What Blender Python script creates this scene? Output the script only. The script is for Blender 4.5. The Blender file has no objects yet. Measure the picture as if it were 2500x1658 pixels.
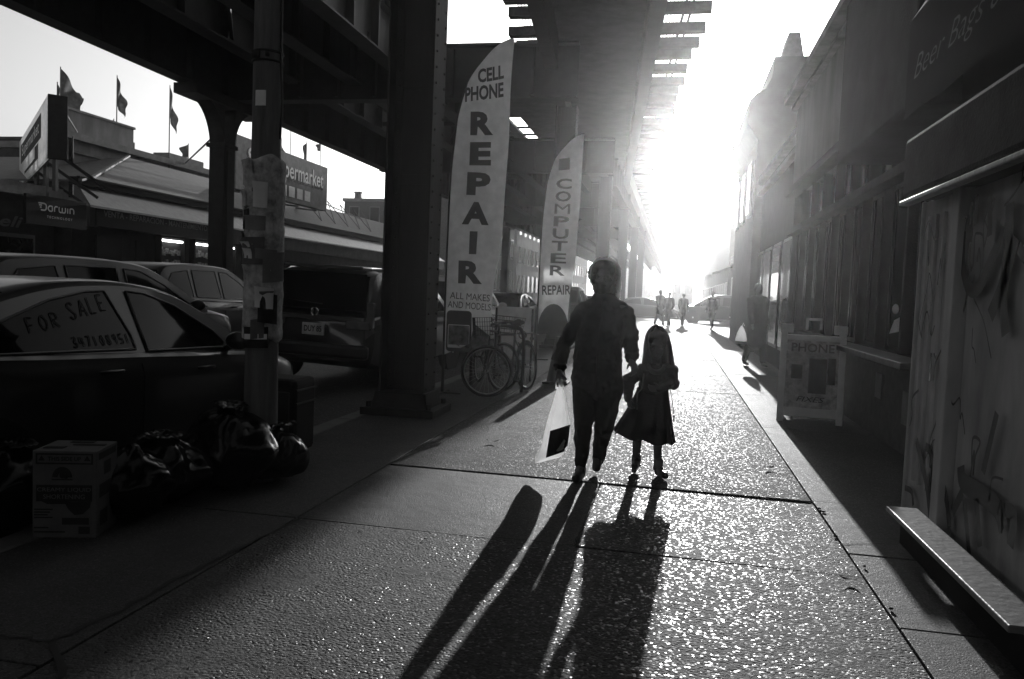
import bpy, bmesh, math, random
from mathutils import Vector, Matrix, Euler, noise
import numpy as np
R=math.radians
random.seed(7)
S=bpy.context.scene; COL=S.collection
# ------------------------------------------------------------------ camera
F=2500*28/36; CX,CY=1250.,829.; CAMZ=1.35
def _n(v): return v/np.linalg.norm(v)
_y=_n(np.array([(1645-CX)/F,-(728-CY)/F,-1.])); _z=np.array([.052,1,0.]); _z=_n(_z-_z.dot(_y)*_y); _x=np.cross(_y,_z)
RW=np.array([_x,_y,_z])
cd=bpy.data.cameras.new('camera'); cam=bpy.data.objects.new('camera',cd); COL.objects.link(cam); S.camera=cam
cd.sensor_width=36; cd.lens=28; cd.clip_start=.05; cd.clip_end=2000
M4=Matrix([list(RW[0])+[0],list(RW[1])+[0],list(RW[2])+[CAMZ],[0,0,0,1]])
cam.matrix_world=M4
# survey helpers: a photo pixel (2500 x 1658) sighted onto a known plane gives a place in the street
def _ray(px,py): return RW@np.array([(px-CX)/F,-(py-CY)/F,-1.])
def on_y(px,py,Y): d=_ray(px,py); t=Y/d[1]; return Vector((d[0]*t,Y,CAMZ+d[2]*t))
def on_x(px,py,X): d=_ray(px,py); t=X/d[0]; return Vector((X,d[1]*t,CAMZ+d[2]*t))
def on_z(px,py,Z=0.): d=_ray(px,py); t=(Z-CAMZ)/d[2]; return Vector((d[0]*t,d[1]*t,Z))
# ------------------------------------------------------------------ light
SUN_EL,SUN_AZ=10.4,.8
w=bpy.data.worlds.new('World'); S.world=w; w.use_nodes=True
nt=w.node_tree; bg=nt.nodes['Background']
sky=nt.nodes.new('ShaderNodeTexSky'); sky.sky_type='NISHITA'; sky.sun_disc=False
sky.sun_elevation=R(SUN_EL); sky.sun_rotation=R(SUN_AZ); sky.air_density=1.2; sky.dust_density=4.0; sky.ozone_density=1.
bw=nt.nodes.new('ShaderNodeRGBToBW'); nt.links.new(sky.outputs[0],bw.inputs[0]); nt.links.new(bw.outputs[0],bg.inputs[0])
bg.inputs[1].default_value=.1
sl=bpy.data.lights.new('sun','SUN'); sl.energy=3.; sl.angle=R(.5); sl.color=(1,1,1)
so=bpy.data.objects.new('sun',sl); COL.objects.link(so)
sd=Vector((math.sin(R(SUN_AZ))*math.cos(R(SUN_EL)),math.cos(R(SUN_AZ))*math.cos(R(SUN_EL)),math.sin(R(SUN_EL))))
so.rotation_euler=sd.to_track_quat('Z','Y').to_euler(); so.location=sd*60+Vector((0,0,30))
S.view_settings.view_transform='Standard'; S.view_settings.look='None'; S.view_settings.exposure=.8; S.view_settings.gamma=1
S.cycles.use_denoising=True; S.cycles.denoiser='OPENIMAGEDENOISE'; S.cycles.denoising_input_passes='RGB_ALBEDO_NORMAL'; S.cycles.denoising_prefilter='ACCURATE'; S.cycles.max_bounces=6; S.cycles.diffuse_bounces=3; S.cycles.glossy_bounces=3
S.cycles.transmission_bounces=4; S.cycles.volume_bounces=0; S.cycles.transparent_max_bounces=8
S.cycles.sample_clamp_indirect=3; S.cycles.caustics_reflective=False; S.cycles.caustics_refractive=False
S.cycles.volume_step_rate=1
# ------------------------------------------------------------------ materials (black-and-white film: greys only)
def newmat(name):
    m=bpy.data.materials.new(name); m.use_nodes=True; return m,m.node_tree,m.node_tree.nodes['Principled BSDF']
def setin(b,name,v): b.inputs[name].default_value=v
def mat(name,g,rough=.7,spec=.5,metal=0.,var=.35,scale=6.,bump=0.,bscale=60.,coat=0.,streak=False,aniso=None):
    """grey principled surface with blotchy wear (noise) and an optional fine bump"""
    m,t,b=newmat(name); setin(b,'Roughness',rough); setin(b,'Specular IOR Level',spec); setin(b,'Metallic',metal); setin(b,'Coat Weight',coat); setin(b,'Coat Roughness',.08)
    tc=t.nodes.new('ShaderNodeTexCoord'); src=tc.outputs['Object']
    if streak:
        mp=t.nodes.new('ShaderNodeMapping'); mp.inputs['Scale'].default_value=streak if isinstance(streak,tuple) else (1,1,.15); t.links.new(src,mp.inputs[0]); src=mp.outputs[0]
    n=t.nodes.new('ShaderNodeTexNoise'); n.inputs['Scale'].default_value=scale; n.inputs['Detail'].default_value=6; n.inputs['Roughness'].default_value=.65
    t.links.new(src,n.inputs['Vector'])
    mr=t.nodes.new('ShaderNodeMapRange'); mr.inputs[1].default_value=.3; mr.inputs[2].default_value=.7; mr.inputs[3].default_value=g*(1-var); mr.inputs[4].default_value=g*(1+var)
    t.links.new(n.outputs['Fac'],mr.inputs[0])
    cb=t.nodes.new('ShaderNodeCombineColor')
    for i in range(3): t.links.new(mr.outputs[0],cb.inputs[i])
    t.links.new(cb.outputs[0],b.inputs['Base Color'])
    if bump:
        n2=t.nodes.new('ShaderNodeTexNoise'); n2.inputs['Scale'].default_value=bscale; n2.inputs['Detail'].default_value=4; t.links.new(tc.outputs['Object'],n2.inputs['Vector'])
        bp=t.nodes.new('ShaderNodeBump'); bp.inputs['Strength'].default_value=1; bp.inputs['Distance'].default_value=bump; t.links.new(n2.outputs['Fac'],bp.inputs['Height']); t.links.new(bp.outputs[0],b.inputs['Normal'])
    return m
def ground_mat(name,g,pebble,peb_h,rough,spec,var=.4,glint=.5,big=1.2):
    """cast concrete: stones of the aggregate (voronoi cells), grit and big stains"""
    m,t,b=newmat(name); N=t.nodes.new; L=t.links.new
    tc=N('ShaderNodeTexCoord'); src=tc.outputs['Object']
    v=N('ShaderNodeTexVoronoi'); v.inputs['Scale'].default_value=pebble; v.inputs['Randomness'].default_value=1; L(src,v.inputs['Vector'])
    n=N('ShaderNodeTexNoise'); n.inputs['Scale'].default_value=big; n.inputs['Detail'].default_value=8; n.inputs['Roughness'].default_value=.65; L(src,n.inputs['Vector'])
    f=N('ShaderNodeTexNoise'); f.inputs['Scale'].default_value=220; f.inputs['Detail'].default_value=3; L(src,f.inputs['Vector'])
    sp=N('ShaderNodeSeparateColor'); L(v.outputs['Color'],sp.inputs[0])
    mr=N('ShaderNodeMapRange'); mr.inputs[1].default_value=.3; mr.inputs[2].default_value=.7; mr.inputs[3].default_value=g*(1-var); mr.inputs[4].default_value=g*(1+var); L(n.outputs['Fac'],mr.inputs[0])
    m2=N('ShaderNodeMapRange'); m2.inputs[3].default_value=.55; m2.inputs[4].default_value=1.6; L(sp.outputs[0],m2.inputs[0])
    mu=N('ShaderNodeMath'); mu.operation='MULTIPLY'; L(mr.outputs[0],mu.inputs[0]); L(m2.outputs[0],mu.inputs[1])
    # old gum spots
    gv=N('ShaderNodeTexVoronoi'); gv.inputs['Scale'].default_value=3.1; L(src,gv.inputs['Vector'])
    gs=N('ShaderNodeSeparateColor'); L(gv.outputs['Color'],gs.inputs[0])
    gr=N('ShaderNodeMath'); gr.operation='MULTIPLY_ADD'; gr.inputs[1].default_value=.10; gr.inputs[2].default_value=-.025; L(gs.outputs[1],gr.inputs[0])
    gl=N('ShaderNodeMath'); gl.operation='LESS_THAN'; L(gv.outputs['Distance'],gl.inputs[0]); L(gr.outputs[0],gl.inputs[1])
    gm=N('ShaderNodeMath'); gm.operation='MULTIPLY_ADD'; gm.inputs[1].default_value=-.6; gm.inputs[2].default_value=1.; L(gl.outputs[0],gm.inputs[0])
    mg=N('ShaderNodeMath'); mg.operation='MULTIPLY'; L(mu.outputs[0],mg.inputs[0]); L(gm.outputs[0],mg.inputs[1])
    cb=N('ShaderNodeCombineColor')
    for i in range(3): L(mg.outputs[0],cb.inputs[i])
    L(cb.outputs[0],b.inputs['Base Color'])
    rr=N('ShaderNodeMapRange'); rr.inputs[1].default_value=.0; rr.inputs[2].default_value=.22; rr.inputs[3].default_value=rough-glint; rr.inputs[4].default_value=rough; L(sp.outputs[1],rr.inputs[0]); L(rr.outputs[0],b.inputs['Roughness'])
    setin(b,'Specular IOR Level',spec)
    # stones: domes of differing height
    inv=N('ShaderNodeMath'); inv.operation='MULTIPLY'; L(v.outputs['Distance'],inv.inputs[0]); L(v.outputs['Distance'],inv.inputs[1])
    hh=N('ShaderNodeMath'); hh.operation='MULTIPLY_ADD'; hh.inputs[1].default_value=-1.; hh.inputs[2].default_value=.6; L(inv.outputs[0],hh.inputs[0])
    h0=N('ShaderNodeMath'); h0.operation='MULTIPLY'; L(hh.outputs[0],h0.inputs[0]); L(sp.outputs[2],h0.inputs[1])
    nw=N('ShaderNodeTexNoise'); nw.inputs['Scale'].default_value=2.3; nw.inputs['Detail'].default_value=4; L(src,nw.inputs['Vector'])
    wm=N('ShaderNodeMapRange'); wm.inputs[1].default_value=.38; wm.inputs[2].default_value=.62; wm.inputs[3].default_value=.3; wm.inputs[4].default_value=1.25; L(nw.outputs['Fac'],wm.inputs[0])
    h3=N('ShaderNodeMath'); h3.operation='MULTIPLY'; L(h0.outputs[0],h3.inputs[0]); L(wm.outputs[0],h3.inputs[1])
    b1=N('ShaderNodeBump'); b1.inputs['Strength'].default_value=1; b1.inputs['Distance'].default_value=peb_h; L(h3.outputs[0],b1.inputs['Height'])
    b2=N('ShaderNodeBump'); b2.inputs['Strength'].default_value=.6; b2.inputs['Distance'].default_value=.002; L(f.outputs['Fac'],b2.inputs['Height']); L(b1.outputs[0],b2.inputs['Normal'])
    b3=N('ShaderNodeBump'); b3.inputs['Strength'].default_value=.5; b3.inputs['Distance'].default_value=.03; L(n.outputs['Fac'],b3.inputs['Height']); L(b2.outputs[0],b3.inputs['Normal'])
    L(b3.outputs[0],b.inputs['Normal'])
    return m
def cloth_mat(name,g,trans,rough=.8,var=.1,scale=8.):
    m,t,b=newmat(name); N=t.nodes.new; L=t.links.new
    setin(b,'Base Color',(g,g,g,1)); setin(b,'Roughness',rough); setin(b,'Specular IOR Level',.2)
    tr=N('ShaderNodeBsdfTranslucent'); mx=N('ShaderNodeMixShader'); mx.inputs[0].default_value=trans
    n=N('ShaderNodeTexNoise'); n.inputs['Scale'].default_value=scale; n.inputs['Detail'].default_value=5
    tc=N('ShaderNodeTexCoord'); L(tc.outputs['Object'],n.inputs['Vector'])
    mr=N('ShaderNodeMapRange'); mr.inputs[1].default_value=.3; mr.inputs[2].default_value=.7; mr.inputs[3].default_value=g*(1-var); mr.inputs[4].default_value=g*(1+var); L(n.outputs['Fac'],mr.inputs[0])
    cb=N('ShaderNodeCombineColor')
    for i in range(3): L(mr.outputs[0],cb.inputs[i])
    L(cb.outputs[0],tr.inputs[0]); L(cb.outputs[0],b.inputs['Base Color'])
    L(b.outputs[0],mx.inputs[1]); L(tr.outputs[0],mx.inputs[2]); L(mx.outputs[0],t.nodes['Material Output'].inputs['Surface'])
    return m
def glow_mat(name,g,e):
    m,t,b=newmat(name); setin(b,'Base Color',(g,g,g,1)); setin(b,'Emission Color',(1,1,1,1)); setin(b,'Emission Strength',e); return m
M={}
M['slab_rough']=ground_mat('slab_rough',.034,82.,.007,.82,.45,glint=.55)
M['slab_worn']=ground_mat('slab_worn',.04,85.,.006,.85,.16,glint=.45)
M['slab_smooth']=ground_mat('slab_smooth',.038,130.,.0022,.75,.3,var=.35,glint=.3)
M['joint']=mat('joint',.03,.9,.2)
M['asphalt']=ground_mat('asphalt',.014,60.,.006,.75,.4,glint=.3)
M['kerb']=mat('kerb',.08,.6,.5,bump=.003)
M['paint_line']=mat('paint_line',.5,.6,bump=.002)
M['steel']=mat('steel',.022,.6,.3,var=.5,scale=3,bump=.004,bscale=14,streak=True)
M['steel_dark']=mat('steel_dark',.02,.65,.25,var=.4,scale=4,bump=.003,bscale=20)
M['tie']=mat('tie',.035,.85,.2,var=.5,scale=5,bump=.004)
M['deck']=mat('deck',.04,.8,.25,var=.5,scale=2.5,bump=.006,bscale=9)
M['black']=mat('black',.01,.75,.12)
M['rubber']=mat('rubber',.015,.75,.3,bump=.002,bscale=90)
M['plastic']=mat('plastic',.02,.4,.5)
M['chrome']=mat('chrome',.7,.12,.5,metal=1.,var=.1)
M['rim']=mat('rim',.4,.35,.5,metal=.8)
M['glass']=mat('glass',.003,.04,.06,var=.2)
M['mid_paint']=mat('mid_paint',.012,.4,.35,metal=.1,coat=.15,var=.12)
M['lamp_glass']=mat('lamp_glass',.25,.1,.6,coat=.5)
M['tail_glass']=mat('tail_glass',.12,.12,.6,coat=.5)
M['plate']=mat('plate',.55,.5)
M['dark_paint']=mat('dark_paint',.022,.28,.5,coat=.8,var=.15)
M['grey_paint']=mat('grey_paint',.01,.38,.35,metal=.2,coat=.3,var=.12)
M['silver_paint']=mat('silver_paint',.09,.3,.5,metal=.4,coat=.7,var=.1)
M['white_paint']=mat('white_paint',.75,.3,.5,coat=.8,var=.06)
M['brick']=mat('brick',.07,.85,.2,var=.4,scale=9,bump=.004,bscale=30)
M['stone']=mat('stone',.18,.8,.3,var=.35,scale=3,bump=.004,bscale=25)
M['plaster']=mat('plaster',.2,.85,.3,var=.35,scale=2,bump=.003,bscale=20,streak=(1,1,.3))
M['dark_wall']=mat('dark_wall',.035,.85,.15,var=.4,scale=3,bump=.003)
M['roofing']=mat('roofing',.09,.7,.3,var=.3,scale=5,bump=.004,bscale=40)
M['shutter']=mat('shutter',.4,.6,.3,var=.45,scale=3,bump=.002,bscale=12,streak=(1,1,.3))
M['graffiti']=mat('graffiti',.012,.5,.35,var=.3)
M['wood_pole']=mat('wood_pole',.13,.9,.2,var=.5,scale=10,bump=.004,bscale=40,streak=(1,1,.1))
M['paper']=mat('paper',.45,.9,.15,var=.6,scale=14,bump=.004,bscale=30)
M['paper_white']=mat('paper_white',.75,.85,.15,var=.12)
M['card']=mat('card',.11,.9,.15,var=.18,scale=12)
M['ink']=mat('ink',.012,.7,.2,var=.2)
M['ink_soft']=mat('ink_soft',.025,.8,.2)
M['white_ink']=mat('white_ink',.7,.6,.3,var=.15)
M['grey_ink']=mat('grey_ink',.16,.7,.3,var=.2)
M['bag_black']=mat('bag_black',.003,.18,.2,bump=.004,bscale=14)
M['wire']=mat('wire',.02,.5)
M['bike_paint']=mat('bike_paint',.02,.35,.5,coat=.4)
M['steel_ledge']=mat('steel_ledge',.16,.42,.5,var=.5,scale=9,bump=.003,bscale=30,streak=(.25,1,1))
M['cloth_flag']=cloth_mat('cloth_flag',.07,.35,var=.4)
M['banner']=cloth_mat('banner',.8,.6,var=.12)
M['banner_ink']=cloth_mat('banner_ink',.10,.4,var=.1)
M['banner_grey']=cloth_mat('banner_grey',.22,.45,var=.5,scale=14)
M['poly_bag']=cloth_mat('poly_bag',.95,.8,rough=.35,var=.1)
M['jacket']=mat('jacket',.014,.75,.25,bump=.004,bscale=30)
M['trousers']=mat('trousers',.012,.8,.2,bump=.003,bscale=40)
M['skin']=mat('skin',.1,.55,.4,var=.1)
M['hair']=mat('hair',.02,.45,.5,bump=.003,bscale=60,streak=(3,3,.3))
M['hair_rimlit']=cloth_mat('hair_rimlit',.75,.5,rough=.4)
M['knit']=mat('knit',.16,.9,.2,bump=.004,bscale=80)
M['grey_knit']=mat('grey_knit',.045,.9,.2,bump=.004,bscale=80)
M['shoe']=mat('shoe',.012,.4,.5)
M['tube_light']=glow_mat('tube_light',.8,5.)
M['goods']=mat('goods',.3,.6,.4,var=.9,scale=14)
M['canvas']=mat('canvas',.06,.85,.2,var=.35,scale=4,bump=.004,bscale=12)
M['lit_strip']=cloth_mat('lit_strip',.85,.6)
M['cone']=mat('cone',.05,.6,.4)
# ------------------------------------------------------------------ mesh builder
class MB:
    def __init__(s): s.v=[]; s.f=[]; s.mi=[]; s.k=0
    def add(s,vs,fs,T=None):
        o=len(s.v)
        for p in vs:
            p=Vector(p); s.v.append(T@p if T is not None else p)
        for f in fs: s.f.append([i+o for i in f]); s.mi.append(s.k)
        return s
    def box(s,cx,cy,cz,sx,sy,sz,rz=0.,T=None,tap=1.):
        a,b,c=sx/2,sy/2,sz/2
        vs=[(-a,-b,-c),(a,-b,-c),(a,b,-c),(-a,b,-c),(-a*tap,-b*tap,c),(a*tap,-b*tap,c),(a*tap,b*tap,c),(-a*tap,b*tap,c)]
        X=Matrix.Translation((cx,cy,cz))@Matrix.Rotation(rz,4,'Z')
        if T is not None: X=T@X
        return s.add(vs,[(0,3,2,1),(4,5,6,7),(0,1,5,4),(1,2,6,5),(2,3,7,6),(3,0,4,7)],X)
    def bar(s,p0,p1,wx,wz,up=(0,0,1)):
        """rectangular bar between two points"""
        p0=Vector(p0); p1=Vector(p1); d=(p1-p0); L=d.length; d.normalize(); u=Vector(up)
        r=d.cross(u)
        if r.length<1e-4: r=d.cross(Vector((0,1,0)))
        r.normalize(); u=r.cross(d)
        T=Matrix([[r.x,d.x,u.x,(p0.x+p1.x)/2],[r.y,d.y,u.y,(p0.y+p1.y)/2],[r.z,d.z,u.z,(p0.z+p1.z)/2],[0,0,0,1]])
        return s.box(0,0,0,wx,L,wz,T=T)
    def tube(s,pts,rs,n=8,close=False,caps=True):
        pts=[Vector(p) for p in pts]; m=len(pts)
        if not hasattr(rs,'__len__'): rs=[rs]*m
        vs=[]; fs=[]; ref=None
        for i,p in enumerate(pts):
            a=pts[i-1] if (i>0 or close) else p; b=pts[(i+1)%m] if (i<m-1 or close) else p
            d=(b-a).normalized()
            if ref is None:
                ref=d.cross(Vector((0,0,1)))
                if ref.length<.05: ref=d.cross(Vector((1,0,0)))
            ref=(ref-d*ref.dot(d)).normalized(); q=d.cross(ref)
            for j in range(n):
                t=2*math.pi*j/n; vs.append(p+(ref*math.cos(t)+q*math.sin(t))*rs[i])
        for i in range(m if close else m-1):
            for j in range(n):
                a=i*n+j; b=i*n+(j+1)%n; c=((i+1)%m)*n+(j+1)%n; d=((i+1)%m)*n+j; fs.append((a,b,c,d))
        if caps and not close: fs.append(tuple(range(n))[::-1]); fs.append(tuple(range((m-1)*n,m*n)))
        return s.add(vs,fs)
    def cyl(s,p0,p1,r0,r1=None,n=16): return s.tube([p0,p1],[r0,r0 if r1 is None else r1],n)
    def torus(s,c,ax,Rr,r,N=40,n=8):
        ax=Vector(ax).normalized(); u=ax.orthogonal().normalized(); v=ax.cross(u); c=Vector(c)
        return s.tube([c+(u*math.cos(2*math.pi*i/N)+v*math.sin(2*math.pi*i/N))*Rr for i in range(N)],r,n,close=True)
    def disc(s,c,ax,r,th,n=24):
        ax=Vector(ax).normalized(); c=Vector(c); return s.tube([c-ax*th/2,c+ax*th/2],r,n)
    def prism(s,poly,fn,d):
        """2-D outline given depth d; fn(u,v,d) -> point"""
        n=len(poly); vs=[fn(u,v,0) for u,v in poly]+[fn(u,v,d) for u,v in poly]
        fs=[tuple(range(n)),tuple(range(2*n-1,n-1,-1))]+[(i,i+n,(i+1)%n+n,(i+1)%n) for i in range(n)]
        return s.add(vs,fs)
    def grid(s,fn,nu,nv,cu=False):
        vs=[fn(i/(nu if cu else nu-1),j/(nv-1)) for j in range(nv) for i in range(nu)]
        fs=[]
        for j in range(nv-1):
            for i in range(nu if cu else nu-1):
                a=j*nu+i; b=j*nu+(i+1)%nu; fs.append((a,b,b+nu,a+nu))
        return s.add(vs,fs)
    def lathe(s,prof,c=(0,0,0),n=24):
        c=Vector(c); vs=[]; fs=[]
        for r,z in prof:
            for j in range(n): t=2*math.pi*j/n; vs.append(c+Vector((r*math.cos(t),r*math.sin(t),z)))
        for i in range(len(prof)-1):
            for j in range(n): a=i*n+j; b=i*n+(j+1)%n; fs.append((a,b,b+n,a+n))
        fs.append(tuple(range(n))[::-1]); fs.append(tuple(range((len(prof)-1)*n,len(prof)*n)))
        return s.add(vs,fs)
    def ell(s,c,r,rot=None,n=16,m=10):
        c=Vector(c); q=(rot.to_matrix() if rot is not None else Matrix.Identity(3)); vs=[c+q@Vector((0,0,-r[2]))]; fs=[]
        for i in range(1,m):
            ph=-math.pi/2+math.pi*i/m
            for j in range(n):
                t=2*math.pi*j/n; vs.append(c+q@Vector((r[0]*math.cos(ph)*math.cos(t),r[1]*math.cos(ph)*math.sin(t),r[2]*math.sin(ph))))
        vs.append(c+q@Vector((0,0,r[2]))); T=len(vs)-1
        for j in range(n): fs.append((0,1+(j+1)%n,1+j)); fs.append((T,T-n+j,T-n+(j+1)%n))
        for i in range(m-2):
            for j in range(n): a=1+i*n+j; b=1+i*n+(j+1)%n; fs.append((a,b,b+n,a+n))
        return s.add(vs,fs)
    def cap(s,p0,p1,r0,r1,n=14):
        """round-ended tapered limb"""
        p0=Vector(p0); p1=Vector(p1); d=(p1-p0).normalized(); P=[];Q=[]
        for k in range(5): a=math.pi/2*(1-k/4); P.append(p0-d*r0*math.sin(a)); Q.append(max(r0*math.cos(a),.0008))
        for k in range(5): a=math.pi/2*k/4; P.append(p1+d*r1*math.sin(a)); Q.append(max(r1*math.cos(a),.0008))
        return s.tube(P,Q,n)
    def build(s,name,mats,parent=None,smooth=False,bevel=0.,recalc=True,angle=None):
        me=bpy.data.meshes.new(name); me.from_pydata([tuple(p) for p in s.v],[],s.f)
        mats=mats if isinstance(mats,(list,tuple)) else [mats]
        for m in mats: me.materials.append(M[m] if isinstance(m,str) else m)
        if len(mats)>1: me.polygons.foreach_set('material_index',s.mi)
        if recalc:
            b=bmesh.new(); b.from_mesh(me); bmesh.ops.recalc_face_normals(b,faces=b.faces); b.to_mesh(me); b.free()
        if smooth: me.polygons.foreach_set('use_smooth',[True]*len(me.polygons))
        if angle: me.set_sharp_from_angle(angle=R(angle))
        me.update()
        o=bpy.data.objects.new(name,me); COL.objects.link(o)
        if parent is not None: o.parent=parent
        if bevel:
            md=o.modifiers.new('bevel','BEVEL'); md.width=bevel; md.segments=2; md.limit_method='ANGLE'; md.angle_limit=R(40)
        return o
def tag(o,label=None,cat=None,group=None,kind=None):
    if label: o['label']=label
    if cat: o['category']=cat
    if group: o['group']=group
    if kind: o['kind']=kind
    return o
def thing(name,label,cat,loc=(0,0,0),rz=0.,group=None,rot=None):
    o=bpy.data.objects.new(name,None); COL.objects.link(o); o.location=loc; o.empty_display_size=.2
    o.rotation_euler=rot if rot is not None else (0,0,rz)
    return tag(o,label,cat,group)
def copy_thing(root,loc=None,rz=None,label=None):
    r=root.copy(); COL.objects.link(r)
    if loc is not None: r.location=loc
    if rz is not None: r.rotation_euler=(0,0,rz)
    if label: r['label']=label
    for c in list(root.children):
        d=c.copy(); COL.objects.link(d); d.parent=r
        for g in list(c.children): e=g.copy(); COL.objects.link(e); e.parent=d
    return r
def spline(pts,n=8):
    """catmull-rom through points"""
    P=[Vector(p) for p in pts]; out=[]
    for i in range(len(P)-1):
        a=P[max(i-1,0)];b=P[i];c=P[i+1];d=P[min(i+2,len(P)-1)]
        for k in range(n):
            t=k/n; out.append(.5*((2*b)+(c-a)*t+(2*a-5*b+4*c-d)*t*t+(3*b-a-3*c+d)*t**3))
    return out+[P[-1]]
_tc={}
def text2d(body,bold=0.,shear=0.,space=1.,res=3):
    k=(body,bold,shear,space)
    if k in _tc: return _tc[k]
    cu=bpy.data.curves.new('lettering','FONT'); cu.body=body; cu.size=1; cu.offset=bold; cu.shear=shear; cu.space_character=space; cu.resolution_u=res; cu.align_x='CENTER'; cu.align_y='CENTER'; cu.fill_mode='FRONT'
    o=bpy.data.objects.new('lettering',cu); COL.objects.link(o); bpy.context.view_layer.update()
    me=bpy.data.meshes.new_from_object(o.evaluated_get(bpy.context.evaluated_depsgraph_get()))
    vs=[(v.co.x,v.co.y) for v in me.vertices]; fs=[tuple(p.vertices) for p in me.polygons]
    xs=[v[0] for v in vs] or [0]; ys=[v[1] for v in vs] or [0]
    bpy.data.objects.remove(o); bpy.data.curves.remove(cu); bpy.data.meshes.remove(me)
    _tc[k]=(vs,fs,min(xs),max(xs),min(ys),max(ys)); return _tc[k]
def put_text(mb,body,fn,cu,cv,w=None,h=None,rot=0.,bold=0.,shear=0.,space=1.):
    """letters fitted to width w and/or height h, centred at (cu,cv) on a surface fn(u,v)"""
    vs,fs,x0,x1,y0,y1=text2d(body,bold,shear,space)
    sx=w/(x1-x0) if w else None; sy=h/(y1-y0) if h else None
    sx=sx or sy; sy=sy or sx; mx,my=(x0+x1)/2,(y0+y1)/2; c,s_=math.cos(rot),math.sin(rot)
    pts=[]
    for x,y in vs:
        x=(x-mx)*sx; y=(y-my)*sy; pts.append(fn(cu+x*c-y*s_,cv+x*s_+y*c))
    mb.add(pts,fs); return mb
def plane_fn(o,u,v,off=None):
    o=Vector(o);u=Vector(u).normalized();v=Vector(v).normalized(); n=u.cross(v)
    return lambda a,b,d=0.: o+u*a+v*b+n*d
def remesh(mb,voxel,smooth=6,fac=.5,keep=0):
    """weld overlapping volumes into one continuous skin; returns a mesh"""
    o=mb.build('welded',['black']); m=o.modifiers.new('r','REMESH'); m.mode='VOXEL'; m.voxel_size=voxel
    s=o.modifiers.new('s','SMOOTH'); s.iterations=smooth; s.factor=fac
    bpy.context.view_layer.update()
    me=bpy.data.meshes.new_from_object(o.evaluated_get(bpy.context.evaluated_depsgraph_get()))
    od=o.data; bpy.data.objects.remove(o); bpy.data.meshes.remove(od)
    me.polygons.foreach_set('use_smooth',[True]*len(me.polygons)); return me
def link_mesh(name,me,m,parent=None):
    me.name=name; me.materials.clear(); me.materials.append(M[m]); o=bpy.data.objects.new(name,me); COL.objects.link(o)
    if parent is not None: o.parent=parent
    return o
# ================================================================== the setting
def struct(o,label=None): o['kind']='structure'; return o
mb=MB(); mb.add([(-128,-70,-.14),(128,-70,-.14),(128,345,-.14),(-128,345,-.14)],[(0,1,2,3)]); struct(mb.build('ground','asphalt'))
mb=MB(); mb.add([(-12.3,-68,-.13),(-3.3,-68,-.13),(-3.3,330,-.13),(-12.3,330,-.13)],[(0,1,2,3)]); mb.add([(-3.3,46.5,-.132),(40,46.5,-.132),(40,56,-.132),(-3.3,56,-.132)],[(0,1,2,3)])
struct(mb.build('road','asphalt'))
mb=MB()
for y in range(-10,160,9): mb.box(-7.6,y,-.124,.12,3.,.006)
for i in range(9): mb.box(-2.6+i*.72+.3,47.6,-.126,.4,2.2,.004)
struct(mb.build('road_marking','paint_line'))
# sidewalk: a dark bed with separate cast slabs, real open joints between them
mb=MB(); mb.box(0,-8.,-.085,6.64,109,.11); struct(mb.build('sidewalk_bed','joint'))
def slab(mb,x0,x1,y0,y1,k,sk=0.,g=.012):
    mb.k=k; gx=g/2; z1=random.uniform(-.003,.003); z2=random.uniform(-.003,.003)
    ys=lambda x: sk*(x-x0)
    vs=[(x0+gx,y0+gx,-.08),(x1-gx,y0+gx+ys(x1),-.08),(x1-gx,y1-gx+ys(x1),-.08),(x0+gx,y1-gx,-.08)]
    vs+=[(a,b,z1 if i<2 else z2) for i,(a,b,c) in enumerate(vs)]
    mb.add(vs,[(0,3,2,1),(4,5,6,7),(0,1,5,4),(1,2,6,5),(2,3,7,6),(3,0,4,7)])
mb=MB()
XL,XR=-2.07,1.0
slab(mb,XL,-.45,4.2,5.7,2,-.02)                      # the smooth patched slab in front of the walkers
slab(mb,-.45,XR,4.2,5.66,0,-.03); slab(mb,XL,XR,-3.5,.6,0); slab(mb,XL,XR,.6,4.2,0,-.008)
Y=[5.74,8.9,11.9,15.1,18.2,21.3,24.4,27.5,30.6,33.8,36.9,40.0,43.2,46.3]
for a,b in zip(Y,Y[1:]): slab(mb,XL,XR,a,b,1,-.015)
for a,b in zip([-3.5,.4,2.3,3.55,4.55,5.7]+Y[1:],[.4,2.3,3.55,4.55,5.7]+Y[1:]): slab(mb,XR,3.2,a,b,2)
for a,b in zip([-3.5,.5,2.3,4.2,5.7]+Y[1:],[.5,2.3,4.2,5.7]+Y[1:]): slab(mb,-3.1,XL,a,b,2)
for i in range(14): slab(mb,-3.1,XR,-3.5-i*4-4,-3.5-i*4,1); slab(mb,XR,3.2,-3.5-i*4-4,-3.5-i*4,2)
# beyond the side street
for i in range(30): slab(mb,-3.1,.4,56.+i*4,60.+i*4,1); slab(mb,.4,3.4,56.+i*4,60.+i*4,1)
struct(mb.build('sidewalk',['slab_rough','slab_worn','slab_smooth'],bevel=.004))
mb=MB()
for i in range(37): mb.box(-3.2,-63+i*3,-.07,.19,2.99,.145)
for i in range(40): mb.box(-3.2,57.5+i*3,-.07,.19,2.99,.145)
struct(mb.build('kerb','kerb',bevel=.02))
mb=MB(); mb.box(-14.2,150,-.06,3.6,360,.13); struct(mb.build('far_sidewalk','slab_smooth'))
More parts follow.
